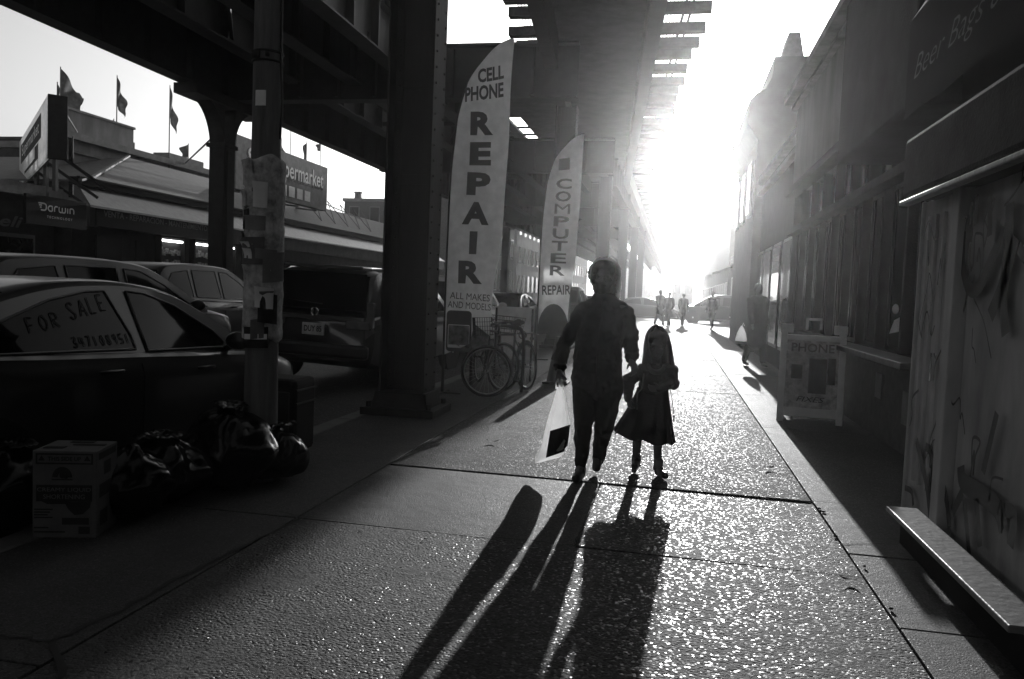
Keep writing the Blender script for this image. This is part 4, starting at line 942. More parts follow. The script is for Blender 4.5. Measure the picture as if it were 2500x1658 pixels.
# ------------------------------------------------------------------ woman, walking towards us
WY=5.9
woman=thing('person','woman in a dark jacket and trousers walking towards us, white shopping bag in one hand','person',(0,0,0))
def Wp(px,py,dy=0.): return on_y(px,py,WY+dy)
hc=Wp(1474,679); sL=Wp(1420,763); sR=Wp(1527,760)                 # head centre, shoulders (image left / right)
nk=Wp(1474,715); ch=Wp(1472,775); wa=Wp(1460,880); pv=Wp(1456,930)
hipL=Wp(1432,945); hipR=Wp(1486,945); knL=Wp(1424,1040,-.16); knR=Wp(1474,1045,-.08); anL=Wp(1418,1134,-.12); anR=Wp(1460,1122,.2)
elL=Wp(1377,842,.06); wrL=Wp(1366,905,-.06); elR=Wp(1541,828,.07); wrR=Wp(1543,878,-.04)
foL=on_z(1408,1166); foL.z=.03
body=MB()
head(body,hc,1.05,yaw=R(4)); body.cap(nk+V(0,.02,-.02),hc+V(0,.02,-.06),.048,.046)
body.cap(ch+V(0,.02,.03),wa+V(0,.02,0),.092,.085,18); body.cap(wa+V(0,.02,0),pv+V(0,.015,0),.085,.09,18); body.cap(sL+V(.03,0,0),sR-V(.03,0,0),.055,.055)
for a,b,c,sg in ((sL,elL,wrL,-1),(sR,elR,wrR,1)): body.cap(a,b,.045,.036); body.cap(b,c,.036,.026)
for a,b,c in ((hipL,knL,anL),(hipR,knR,anR)): body.cap(a,b,.07,.05); body.cap(b,c,.05,.033)
hand(body,wrL,(0,-.12,-1),(.55,-.6,0),(1,.2,0),curl=.95,s=1.)
hand(body,wrR,(.35,-.25,-1),(-.6,-.7,0),(0.4,.5,0),curl=.55,s=.95)
body.cap(anL,V(anL.x-.005,anL.y-.09,.04),.03,.018); body.cap(anR,V(anR.x,anR.y-.04,.1),.03,.018)
link_mesh('body',remesh(body,.0048,9),'skin',woman); eyes(woman,hc,1.05,R(4))
# jacket: padded, hip length, open collar, sleeves
jk=MB()
jk.cap(sL+V(.04,.01,.0),sR-V(.04,-.01,.0),.068,.068,18)
for q in (sL,sR): jk.cap(nk+V(0,.025,-.05),q+V(0,.01,.0),.062,.062,16)
for a,r0,b,r1 in ((ch+V(0,.015,.02),.165,Wp(1460,850),.178),(Wp(1460,850),.178,Wp(1457,905),.19),(Wp(1457,900),.19,Wp(1456,950),.182)):
    d=b-a
    for off in (-.055,.055): jk.cap(a+V(off,0,0),b+V(off,0,0),r0-.055,r1-.055,18)
    jk.cap(a+V(0,.02,0),b+V(0,.02,0),r0-.03,r1-.03,18)
for sg,a,b,c in ((-1,sL,elL,wrL),(1,sR,elR,wrR)):
    m=(a+b)/2; jk.cap(a+V(sg*-.012,0,-.005),m,.066,.061); jk.cap(m,b,.061,.056); jk.cap(b,(b+c)/2,.056,.053); jk.cap((b+c)/2,c+(b-c)*.12,.053,.045)
    jk.torus(c+(b-c)*.16,(c-b),.043,.014,20,8)
for k in range(6): jk.torus(nk+V(0,.016,-.05+.004*k),(0,.2,1),.064,.014,20,8)
me=remesh(jk,.0075,3)
def rumple(me,amp,sc):
    n=len(me.vertices); co=np.empty(n*3); nr=np.empty(n*3); me.vertices.foreach_get('co',co); me.vertices.foreach_get('normal',nr); co=co.reshape(-1,3)
    k=np.array([noise.noise(Vector(c)*sc)*amp+noise.noise(Vector(c)*sc*2.7)*amp*.45 for c in co]); co=co+nr.reshape(-1,3)*k[:,None]; me.vertices.foreach_set('co',co.ravel()); me.update()
rumple(me,.016,12); link_mesh('jacket',me,'jacket',woman)
mb=MB(); mb.tube([nk+V(0,-.085,-.04),ch+V(0,-.150,.0),Wp(1463,850)+V(0,-.163,0),Wp(1459,950)+V(0,-.17,0)],.004,6); mb.build('zip','steel_dark',woman,smooth=True)
tr=MB()
tr.cap(hipL+V(0,0,.02),hipR+V(0,0,.02),.115,.115,18)
for sg,a,b,c,ra in ((-1,hipL,knL,anL,.045),(1,hipR,knR,anR,.047)):
    m=(a+b)/2; tr.cap(a,m,.112,.092,18); tr.cap(m,b,.092,.068,18); tr.cap(b,(b+c)/2,.068,.058,18); tr.cap((b+c)/2,c+(c-b).normalized()*-.01,.058,ra,18)
me=remesh(tr,.0075,3); rumple(me,.009,12); link_mesh('trousers',me,'trousers',woman)
def shoe(parent,a,toe,w_=.042,heel=.035,m='shoe'):
    mb=MB(); d=(toe-a); d.z=0; d.normalize(); f=V(toe.x,toe.y,toe.z)
    mb.cap(a-d*.035+V(0,0,0),a+d*.03,w_*.85,w_*.95,14); mb.cap(a+d*.01+V(0,0,-.02),f,w_,w_*.8,14); mb.cap(a+V(0,0,.02),a+V(0,0,.05),w_*.9,w_*.85,14)
    me=remesh(mb,.006,5)
    return link_mesh('shoe',me,m,parent)
shoe(woman,V(anL.x,anL.y+.01,.058),V(anL.x-.012,anL.y-.165,.034)); shoe(woman,V(anR.x,anR.y+.03,.16),V(anR.x,anR.y-.11,.045))
# hair gathered back: cap of hair, bun, and many strands coloured pale for the backlit rim
hr=MB(); hr.ell(hc+V(0,.03,.028),(.097,.1,.1)); hr.ell(hc+V(.0,.05,-.06),(.088,.06,.08)); hr.ell(hc+V(0,.06,-.02),(.078,.075,.085)); hr.ell(hc+V(.002,.004,.085),(.08,.09,.05)); hr.ell(hc+V(.055,.085,-.09),(.04,.04,.05)); hr.ell(hc+V(-.06,-.03,.055),(.03,.05,.04)); hr.ell(hc+V(.06,-.03,.055),(.03,.05,.04))
for sx in (-1,1): hr.cap(hc+V(sx*.066,.0,.055),hc+V(sx*.076,.035,-.05),.018,.016)
me=remesh(hr,.006,3); rumple(me,.005,30); hair=link_mesh('hair',me,'hair',woman)
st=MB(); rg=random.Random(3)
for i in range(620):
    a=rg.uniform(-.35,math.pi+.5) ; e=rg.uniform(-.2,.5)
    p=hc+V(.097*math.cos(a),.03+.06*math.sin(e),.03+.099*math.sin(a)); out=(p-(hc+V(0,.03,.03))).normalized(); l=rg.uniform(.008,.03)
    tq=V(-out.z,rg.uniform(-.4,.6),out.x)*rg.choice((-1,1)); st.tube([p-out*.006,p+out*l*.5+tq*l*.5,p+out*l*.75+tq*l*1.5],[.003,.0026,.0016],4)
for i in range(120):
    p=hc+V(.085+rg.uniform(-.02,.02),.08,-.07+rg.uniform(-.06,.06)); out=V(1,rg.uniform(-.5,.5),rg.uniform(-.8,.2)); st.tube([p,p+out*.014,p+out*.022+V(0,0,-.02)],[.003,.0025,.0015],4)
o=st.build('flyaway_hair','hair_rimlit',hair,recalc=False); o['kind']='stuff'
# ------------------------------------------------------------------ plastic shopping bag
bag=thing('shopping_bag','white plastic shopping bag with a dark printed block hanging from the woman\'s hand','bag',(0,0,0))
BY=WY-.1
def Bp(px,py,dy=0.): return on_y(px,py,BY+dy)
hp=Bp(1366,938)
rows=[(945,1361,1373,.02),(962,1356,1378,.045),(985,1349,1382,.065),(1020,1338,1387,.08),(1060,1327,1392,.09),(1085,1320,1391,.095),(1108,1309,1382,.1),(1118,1305,1374,.09)]
mb=MB()
def fbag(u,v):
    i=min(int(v*(len(rows)-1)),len(rows)-2); t=v*(len(rows)-1)-i
    y=rows[i][0]*(1-t)+rows[i+1][0]*t; a=rows[i][1]*(1-t)+rows[i+1][1]*t; b=rows[i][2]*(1-t)+rows[i+1][2]*t; d=rows[i][3]*(1-t)+rows[i+1][3]*t
    an=2*math.pi*u; cxx=math.copysign(abs(math.cos(an))**.55,math.cos(an)); cy=math.copysign(abs(math.sin(an))**.7,math.sin(an))
    sl=(b-1340)*.18*(v)                         # lower edge hangs lower on the near-left corner
    p=on_y((a+b)/2+cxx*(b-a)/2,y-cxx*9*v+ -cy*-6*v,BY+cy*d*.8)
    r_=1+.09*noise.noise(Vector((u*9,v*4,1)))+.07*math.sin(u*44+v*4)*(1-v)**.6+.03*noise.noise(Vector((u*22,v*12,4)))
    c=on_y((a+b)/2,y,BY); return c+(p-c)*r_
mb.grid(fbag,48,26,True)
c0=len(mb.v); base=[mb.v[25*48+i] for i in range(48)]; cb=sum(base,Vector())/48+V(0,0,.012); mb.v.append(cb)
for i in range(48): mb.f.append([25*48+i,25*48+(i+1)%48,c0])
mb.build('sack','poly_bag',bag,smooth=True)
mb=MB()
for dx in (-.012,.014): mb.tube(spline([Bp(1362,950)+V(dx,0,0),Bp(1364,935)+V(dx*1.5,-.005,0),hp+V(dx,-.01,.03),hp+V(dx,.012,.028),Bp(1370,948)+V(dx,.01,0)],5),.006,6)
mb.build('handle','poly_bag',bag,smooth=True)
mb=MB()
def fpr(u,v):
    # print sits on the front right face, lower half
    y=(1-v)*1050+v*1116; a=1343-(y-1050)*.16; b=1391-(y-1050)*.12 - (6 if v>.8 else 0)
    x=a+(b-a)*u; yy=y-u*12+ (1-u)*2; 
    bulge=math.sin(math.pi*(.5+ (x-1350)/90.))
    return on_y(x,yy,BY-.085-.004)+V(0,.028*u*u,0)
mb.grid(fpr,12,10); mb.build('print','ink',bag,smooth=True,recalc=False)
# ------------------------------------------------------------------ child
CYD=6.15
child=thing('person','small girl in a dark flared pinafore dress and ankle-strap shoes walking beside the woman','person',(0,0,0))
def Cp(px,py,dy=0.): return on_y(px,py,CYD+dy)
hc2=Cp(1605,842); nk2=Cp(1603,885); cS=[Cp(1568,905),Cp(1640,905)]; wa2=Cp(1592,955); hp2=Cp(1592,985)
el2=[Cp(1535,928,-.02),Cp(1640,932,.02)]; wr2=[Cp(1534,972,-.08),Cp(1612,948,-.13)]
kn2=[Cp(1557,1040,.02),Cp(1604,1040,-.05)]; an2=[Cp(1553,1132,.06),Cp(1607,1142,-.06)]
b=MB(); head(b,hc2,.92,yaw=R(-3),tilt=R(12)); b.cap(nk2+V(0,.01,-.02),hc2+V(0,.02,-.06),.036,.036)
b.cap(nk2+V(0,.01,-.08),wa2,.082,.08,16); b.cap(wa2,hp2,.08,.088,16); b.cap(cS[0],cS[1],.035,.035)
for i in (0,1):
    b.cap(cS[i],el2[i],.03,.025); b.cap(el2[i],wr2[i],.025,.019)
    hpx=hp2+V((-.045,.045)[i],0,0); b.cap(hpx,kn2[i],.056,.04); b.cap(kn2[i],an2[i],.042,.027); b.cap(an2[i],an2[i]+V((-.01,.02)[i],-.09,-.035),.027,.022)
hand(b,wr2[0],(.2,-.2,-1),(.5,-.7,0),(.6,.4,0),curl=.6,s=.72,r0=1.15); hand(b,wr2[1],(-1,-.3,-.1),(0,-.3,1),(0,1,-.2),curl=.6,s=.72,r0=1.15)
link_mesh('body',remesh(b,.0045,8),'skin',child); eyes(child,hc2,.92,R(-3),R(12))
# long hair falling over the shoulders to the elbows
hf=MB(); hf.ell(hc2+V(0,.004,.066),(.08,.088,.048)); hf.ell(hc2+V(-.045,-.03,.045),(.03,.05,.04)); hf.ell(hc2+V(.045,-.03,.045),(.03,.05,.04)); link_mesh('fringe',remesh(hf,.005,4),'hair',child)
h=MB(); HR=[(792,.004,.01,.03),(796,.035,.05,.03),(806,.062,.075,.03),(820,.083,.092,.028),(842,.097,.1,.028),(868,.105,.1,.035),(896,.117,.1,.04),(922,.128,.095,.045),(940,.13,.085,.05)]
def fh(u,v):
    t=v*(len(HR)-1); i=min(int(t),len(HR)-2); t-=i; q=[HR[i][k]*(1-t)+HR[i+1][k]*t for k in range(4)]
    op=R(8)+R(44)*min(1,max(0,(v-.12)/.3)); outer=u<.5; uu=(u*2 if outer else 2-2*u); a=-math.pi/2+op+(2*math.pi-2*op)*uu; k=1. if outer else .72
    wv=1+.035*noise.noise(Vector((a*2.2,v*2,0)))+.03*math.sin(a*16)*v
    p=on_y(1605+ (v-.4)*4,q[0],CYD); return p+V(q[1]*1.08*k*wv*math.cos(a),q[3]+q[2]*k*wv*math.sin(a),(0 if v<1 else .012*math.sin(a*9)))
h.grid(fh,96,36,True); h.build('hair','hair',child,smooth=True)
# pale collar, cardigan, dress, socks and shoes
mb=MB()
for k in range(25):
    a=math.pi*(k/24); 
mb.tube([nk2+V(.058*math.cos(a)*-1,-.062-.035*math.sin(a),-.012-.055*math.sin(a)) for a in [math.pi*k/20 for k in range(21)]],[.013+.008*math.sin(math.pi*k/20) for k in range(21)],8); me=None
mb.build('collar','knit',child,smooth=True)
cg=MB(); cg.cap(cS[0]+V(.02,0,0),cS[1]-V(.02,0,0),.055,.055); cg.cap(nk2+V(0,.01,-.1),wa2+V(0,0,.02),.1,.105,18)
for i in (0,1): cg.cap(cS[i],el2[i],.05,.05); cg.cap(el2[i],wr2[i],.05,.034); cg.ell(el2[i]+V((-.01,.012)[i],0,-.01),(.05,.05,.05))
me=remesh(cg,.006,3); rumple(me,.008,20); link_mesh('cardigan','x' if False else me,'grey_knit',child)
mb=MB(); hemL=1499;hemR=1643
def dress(u,v):
    an=2*math.pi*u; y=948+v*120; k=v**1.15
    cxp=1594*(1-k)+1571*k; rx=(37+ (72-37)*k); 
    fold=1+.06*math.sin(an*7+.6)*k+.03*math.sin(an*13)*k
    p=on_y(cxp,y,CYD); s_=CYD/F*1.0
    lift=.05*k*math.cos(an)*.6
    return p+V(rx*s_*math.cos(an)*fold,(.085+.12*k)*math.sin(an)*fold,lift*-1+.012*math.sin(an*7)*k)
mb.grid(dress,80,26,True); mb.build('dress','trousers',child,smooth=True)
mb=MB(); mb.tube([Cp(1572,912,-.1),Cp(1566,950,-.12),Cp(1556,960,-.13),Cp(1555,1000,-.15)],.007,6); mb.build('strap','knit',child,smooth=True)
mb=MB(); mb.box(*(Cp(1645,1022)),.012,.004,.05); mb.tube([Cp(1636,950,.02),Cp(1642,985),Cp(1645,1010)],.003,5); mb.build('ribbon_tag','grey_knit',child)
for i in (0,1):
    mb=MB(); mb.cap(an2[i]+V(0,0,.055),an2[i]+V(0,0,-.005),.034,.032,14)
    for k in range(4): mb.torus(an2[i]+V(0,0,.02+k*.012),(0,0,1),.033,.005,18,6)
    me=remesh(mb,.0045,2); link_mesh('sock',me,'knit',child)
    toe=V(an2[i].x+(-.005,.055)[i],an2[i].y-.115,(.055,.03)[i]); shoe(child,V(an2[i].x,an2[i].y+.012,(.085,.05)[i]),toe,.033)
    mb=MB(); mb.torus(V(an2[i].x,an2[i].y-.004,an2[i].z-.012),(0,.35,1),.034,.006,20,6); mb.build('shoe_strap','shoe',child,smooth=True)
# ------------------------------------------------------------------ people farther down the sidewalk
def walker(label,x,y,h,coat=.6,stride=.28,facing=1,bagm=None,bulk=1.,group='people far down the sidewalk',coatm='jacket',lean=0.):
    r=thing('person',label,'person',(x,y,0),group=group); s=h/1.7
    b=MB(); P=lambda a,bb,c: V(a*s,bb*s*facing,c*s)
    b.ell(P(0,0,1.58),(.075*s,.09*s,.115*s)); b.ell(P(0,-.09,1.57),(.014*s,.02*s,.025*s)); b.cap(P(0,.01,1.4),P(0,0,1.52),.05*s,.045*s); b.cap(P(-.15,0,1.36),P(.15,0,1.36),.06*s,.06*s)
    b.cap(P(0,0,1.3),P(0,0,.95),.12*s,.13*s)
    for sg in (-1,1):
        b.cap(P(sg*.09,0,.92),P(sg*.095,-sg*stride*.45,.5),.085*s,.055*s); b.cap(P(sg*.095,-sg*stride*.45,.5),P(sg*.095,-sg*stride+.06,.1),.055*s,.036*s); b.cap(P(sg*.095,-sg*stride+.06,.06),P(sg*.1,-sg*stride-.09,.035),.04*s,.03*s)
        b.cap(P(sg*.2,0,1.36),P(sg*.215,sg*.08,1.08),.045*s,.038*s); b.cap(P(sg*.215,sg*.08,1.08),P(sg*.21,sg*.06-.12,.86),.036*s,.028*s); b.ell(P(sg*.21,sg*.06-.15,.8),(.025*s,.03*s,.045*s))
    link_mesh('body',remesh(b,.012,2),'skin',r)
    c=MB(); c.cap(P(-.13,0,1.36),P(.13,0,1.36),.085*s*bulk,.085*s*bulk); c.cap(P(0,0,1.3),P(0,0,1-coat*.45),.155*s*bulk,.18*s*bulk,16)
    for sg in (-1,1): c.cap(P(sg*.19,0,1.36),P(sg*.215,sg*.08,1.08),.065*s,.058*s); c.cap(P(sg*.215,sg*.08,1.08),P(sg*.21,sg*.06-.1,.9),.056*s,.048*s)
    me=remesh(c,.014,2); rumple(me,.012,9); link_mesh('coat',me,coatm,r)
    t=MB()
    for sg in (-1,1): t.cap(P(sg*.085,0,.92),P(sg*.095,-sg*stride*.45,.5),.098*s,.075*s); t.cap(P(sg*.095,-sg*stride*.45,.5),P(sg*.095,-sg*stride+.06,.12),.075*s,.06*s)
    link_mesh('trousers',remesh(t,.014,2),'trousers',r)
    hh=MB(); hh.ell(P(0,.025,1.61),(.085*s,.095*s,.1*s)); link_mesh('hair',remesh(hh,.012,1),'hair',r); r.rotation_euler=(0,0,random.Random(label).uniform(-.6,.6)+(math.pi if len(label)%2 else 0))
    return r
walker('far walker left of centre, leftmost figure between the child and the railway',-.62,39.1,1.72,.7,.22)
walker('far walker in a short jacket, second of the figures left of centre',-.2,38.,1.62,.4,.3)
walker('far walker in the middle of the sidewalk before the side street',.48,40.,1.6,.6,.25)
walker('far walker on the right of the sidewalk under the far awning',1.72,37.,1.72,.6,.2)
p5=walker('dark figure by the storefronts carrying a small white bag, behind the sandwich board',1.72,17.2,1.72,1.0,.2,bulk=1.15,group=None)
bg2=thing('shopping_bag','small white plastic bag with dark base held by the figure by the storefronts','bag',(1.40,17.0,0))
mb=MB(); mb.lathe([(.015,.84),(.05,.78),(.09,.68),(.115,.56),(.11,.46),(.06,.42)],n=20); mb.build('sack','poly_bag',bg2,smooth=True)
mb=MB(); mb.lathe([(.116,.52),(.113,.46),(.062,.416)],n=20); mb.build('print','ink',bg2,smooth=True)
mb=MB(); mb.tube([(0,-.01,.82),(.03,-.02,.9),(.05,.0,.84)],.007,6); mb.build('handle','poly_bag',bg2,smooth=True)
# ================================================================== things on the sidewalk
# paper-wrapped pole
pole=thing('utility_pole','tall pole wrapped in layers of torn paper flyers at the kerb','pole',(-2.72,4.95,0))
mb=MB(); mb.tube([(0,0,0),(0,0,2.3),(0,0,7.5)],[.118,.095,.075],20); mb.build('shaft','wood_pole',pole,smooth=True,angle=50)
mb=MB(); rg=random.Random(5)
def wrap(u,v):
    z=.95+1.22*v; a=2*math.pi*u; r=.128+.008*noise.noise(Vector((math.cos(a)*2,math.sin(a)*2,z*7)))+.006*noise.noise(Vector((math.cos(a)*6,math.sin(a)*6,z*22)))
    if v>.999 or v<.001: r=.112; z+=.05*noise.noise(Vector((a,3,1)))
    return (r*math.cos(a),r*math.sin(a),z)
mb.grid(wrap,64,60,True); mb.build('paper_wrap','paper',pole,smooth=True)
fa=-math.pi/2
def curl(a0,z0,w_,h_,r,flare=0.,tilt=0.):
    m=MB()
    def f(u,v):
        a=a0+(u-.5)*w_/r; z=z0+(v-.5)*h_+(u-.5)*w_*tilt; rr=r+flare*(v**3)+.002*math.sin(u*9); return (rr*math.cos(a),rr*math.sin(a),z)
    m.grid(f,10,8); return m
for a0,z0,w_,h_,r,fl,ti,mt in ((fa+.05,2.55,.075,.1,.1,0,0,'paper_white'),(fa-.1,1.95,.16,.2,.138,.012,.05,'paper'),(fa+.35,1.7,.15,.22,.14,.008,-.04,'paper'),(fa-.2,1.55,.2,.18,.139,.01,.02,'card'),(fa+.15,1.3,.19,.26,.139,.006,0,'paper'),(fa+.12,.98,.18,.14,.136,.0,.03,'ink'),(fa+.12,.985,.165,.035,.1375,0,.03,'paper_white')):
    curl(a0,z0,w_,h_,r,fl,ti).build('flyer',mt,pole,smooth=True,recalc=False)
rf=random.Random(21)
for k in range(16): curl(fa+rf.uniform(-1.1,1.1),rf.uniform(1.0,2.1),rf.uniform(.06,.16),rf.uniform(.06,.2),.1365+.0006*k,rf.uniform(0,.02),rf.uniform(-.15,.15)).build('flyer',rf.choice(('paper','paper_white','card','stone','ink_soft','paper')),pole,smooth=True,recalc=False)
fnp=lambda a,b: Vector((.1412*math.cos(fa+a/.141),.1412*math.sin(fa+a/.141),b))
mb=MB()
for t_,u,z,w_ in (('DE AS',.0,2.02,.1),('Clas',.02,1.95,.08)): put_text(mb,t_,fnp,u,z,w=w_,bold=.015)
mb.build('lettering','ink',pole,recalc=False)
mb=MB()
for z in (2.86,2.8): mb.torus((0,0,z),(0,0,1),.098,.008,24,6)
mb.box(-.03,-.1,2.83,.05,.02,.05); mb.box(.05,-.1,2.83,.02,.02,.03); mb.tube([(.098,-.02,3.4),(.1,-.01,2.8),(.108,0,2.55),(.1,0,2.3)],.008,6); mb.build('clamp','steel_dark',pole,smooth=True)
# newspaper box behind the pole
nb=thing('newspaper_box','dark ribbed newspaper box standing behind the paper-wrapped pole','newspaper box',(-2.86,5.55,0))
mb=MB(); mb.box(0,0,.36,.36,.36,.56); mb.box(0,0,.04,.3,.3,.08); mb.build('cabinet','black',nb,bevel=.05)
mb=MB(); mb.box(0,-.185,.4,.28,.012,.3); mb.build('door','steel',nb,bevel=.006)
mb=MB()
for z in (.46,.56): mb.box(.184,0,z,.012,.33,.014)
mb.build('rib','steel',nb,bevel=.003)
# rubbish bags
def rubbish(label,loc,r,seed,tie=True,sq=.8):
    t=thing('rubbish_bag',label,'rubbish bag',loc,group='rubbish bags at the kerb'); rg=random.Random(seed)
    m=MB(); 
    def f(u,v):
        a=2*math.pi*u; e=math.pi*v; d=Vector((math.sin(e)*math.cos(a),math.sin(e)*math.sin(a),-math.cos(e)))
        k=1+.2*noise.noise(d*1.6+Vector((seed,0,0)))-.09*abs(noise.noise(Vector((d.x*4,d.y*4,d.z*1.8+seed))))-.035*abs(noise.noise(d*9+Vector((seed,5,0))))
        z=d.z*sq*r*k+sq*r*.93; rr=r*k*(1-.45*max(0,d.z)**2.)
        return (d.x*rr,d.y*rr,max(z,.004))
    m.grid(f,56,34,True); m.build('sack','bag_black',t,smooth=True)
    if tie:
        m=MB(); top=sq*r*1.9
        for k in range(9):
            a=k*.7+seed; q=Vector((math.cos(a),math.sin(a),0)); l=rg.uniform(.07,.16)
            m.grid(lambda u,v:Vector((0,0,top-.05))+q*(u*l)+Vector((-q.y,q.x,0))*(v-.5)*(.03+.06*u)+Vector((0,0,.07*math.sin(u*2.2)+.015*math.sin(v*12))),6,5)
        m.build('knot','bag_black',t,smooth=True,recalc=False)
    return t
rubbish('knotted black rubbish bag slumped at the foot of the paper-wrapped pole',(-2.82,4.72,0),.34,2,sq=.82)
rubbish('black rubbish bag by the kerb, smaller, in front of the pole base',(-2.62,4.98,0),.22,9,sq=.9)
rubbish('black rubbish bag lying between the cardboard box and the pole',(-3.0,4.25,0),.3,5,sq=.7)
rubbish('black rubbish bag in the gutter behind the cardboard box',(-2.98,3.95,0),.26,11,sq=.8,tie=False)
rubbish('slack black rubbish bag at the left edge beside the cardboard box',(-3.42,3.62,0),.3,14,sq=.75)
# carton
bx=thing('cardboard_box','printed cardboard carton of liquid shortening standing at the kerb','box',(-3.04,3.62,0),rz=R(18))
W_,D_,H_=.31,.28,.45
mb=MB(); mb.box(0,0,H_/2,W_,D_,H_); mb.build('carton','card',bx,bevel=.004)
mb=MB()
for (x,y,a,b) in ((-.08,-.06,.1,.05),(.06,.02,.16,.03),(.0,.09,.12,.04)): mb.box(x,y,H_+.003,a,b,.002)
mb.build('tape','ink',bx)
ff=lambda a,b: Vector((a,-D_/2-.003,b)); fr=lambda a,b: Vector((W_/2+.003,a,b))
def rect(mb,fn,x0,z0,x1,z1): mb.add([fn(x0,z0),fn(x1,z0),fn(x1,z1),fn(x0,z1)],[(0,1,2,3)])
mb=MB()
rect(mb,ff,-.138,.382,.138,.39); rect(mb,ff,-.138,.43,.138,.438); rect(mb,ff,-.138,.39,-.13,.43); rect(mb,ff,.13,.39,.138,.43)
put_text(mb,'THIS SIDE UP',ff,0,.41,w=.16,h=.022,bold=.02)
for sx in (-1,1): mb.add([ff(sx*.11-.016,.4),ff(sx*.11+.016,.4),ff(sx*.11,.428)],[(0,1,2)])
mb.grid(lambda u,v:ff(-.01+(.022+.026*v)*math.cos(math.pi*u),.315+(.026+.028*v)*math.sin(math.pi*u)),20,2); rect(mb,ff,-.06,.3,.04,.306)
mb.ell(ff(-.01,.328),(.014,.0012,.018)); mb.ell(ff(.008,.32),(.01,.0012,.012))
rect(mb,ff,-.135,.19,.135,.275)
mb.add([ff(-.11,.19),ff(.03,.19),ff(.03,.178),ff(-.08,.176)],[(0,1,2,3)]); mb.add([ff(.0,.188),ff(.13,.19),ff(.125,.16),ff(.09,.125),ff(.05,.12),(ff(.02,.15))],[(0,1,2,3,4,5)])
for k in range(4): rect(mb,ff,-.145,.145-k*.014,-.145+.09-.012*(k%3),.152-k*.014)
rect(mb,ff,-.01,.07,.12,.105); rect(mb,ff,.07,.022,.125,.06)
for k in range(2): rect(mb,ff,-.145,.05-k*.022,-.145+.07+.08*k,.058-k*.022)
rect(mb,fr,-.12,.4,.11,.435); rect(mb,fr,-.11,.2,.11,.27); rect(mb,fr,-.05,.31,.04,.38); rect(mb,fr,-.1,.05,.0,.13)
mb.build('print','ink_soft',bx,recalc=False)
mb=MB(); f2=lambda a,b: ff(a,b)+Vector((0,-.002,0)); put_text(mb,'CREAMY LIQUID',f2,0,.25,w=.26,h=.024); put_text(mb,'SHORTENING',f2,0,.215,w=.2,h=.024); mb.build('lettering','grey_ink',bx,recalc=False)
# feather banners: pole up the left edge, bent over to the right at the top
def banner(label,x,y,items,extra=None,name='feather_banner',rz=0.,sw=1.):
    t=thing(name,label,'banner',(x,y,0),rz=rz,group=None)
    lp=[(0,.0),(0,2.4),(.05,3.3),(.1,3.65),(.22,4.0),(.46,4.3),(.64,4.45),(.76,4.5)]
    lp3=spline([(a,0,b) for a,b in lp],6)
    mb=MB(); mb.tube(lp3,[.016-.010*i/len(lp3) for i in range(len(lp3))],8); mb.build('pole','plastic',t,smooth=True)
    mb=MB(); mb.cyl((0,0,0),(0,0,.5),.02,.018,10); mb.bar((-.25,0,.012),(.25,0,.012),.05,.02); mb.bar((0,-.25,.012),(0,.25,.012),.05,.02); mb.build('base','steel',t)
    def left(z):
        for a,b in zip(lp3,lp3[1:]):
            if a.z<=z<=b.z: return a.x+(b.x-a.x)*(z-a.z)/max(b.z-a.z,1e-6)
        return lp3[-1].x
    rt=[(.0,.58),(.7,.60),(1.4,.64),(2.0,.70),(3.2,.75),(4.0,.77),(4.5,.775)]
    def right(z):
        for a,b in zip(rt,rt[1:]):
            if a[0]<=z<=b[0]: return a[1]+(b[1]-a[1])*(z-a[0])/(b[0]-a[0])
        return rt[-1][1]
    def place(xx,z,off=0.):
        u=xx; yy=.05*sw*math.sin(z*2.3+xx*3)*min(1,xx*2)+.035*sw*math.sin(z*4.1+xx*9)*xx+.006*sw*math.sin(xx*14-z*1.5)
        return Vector((xx,yy-off,z))
    mb=MB()
    def f(u,v):
        zb=.5-.0*u; zt=4.49; l=0.; z=zb+(zt-zb)*v; z=z+(.28*u*(1-v)**8); a=left(min(z,4.49)); b=max(right(z),a+.004); return place(a+(b-a)*u,z)
    mb.grid(f,22,110); mb.build('cloth','banner',t,smooth=True,recalc=False)
    mb=MB()
    for it in items: put_text(mb,it[0],lambda a,b: place(a,b,.016),*it[1:-1],**it[-1])
    if mb.v: mb.build('lettering','banner_ink',t,recalc=False)
    if extra: extra(t,place)
    return t
items=[('CELL',.50,4.05,dict(w=.34,h=.17,rot=R(7),bold=.035,shear=.12)),('PHONE',.42,3.83,dict(w=.52,h=.18,rot=R(6),bold=.035,shear=.12))]
for i,chh in enumerate('REPAIR'):
    items.append((chh,(.40,.39,.38,.36,.35,.33)[i],3.45-i*.375,dict(w=(.3,.28,.3,.34,.10,.33)[i],h=.29,bold=.05)))
items+=[('ALL MAKES',.335,1.265,dict(w=.54,h=.085,rot=R(-2),bold=0.)),('AND MODELS',.33,1.15,dict(w=.58,h=.085,rot=R(-2),bold=0.))]
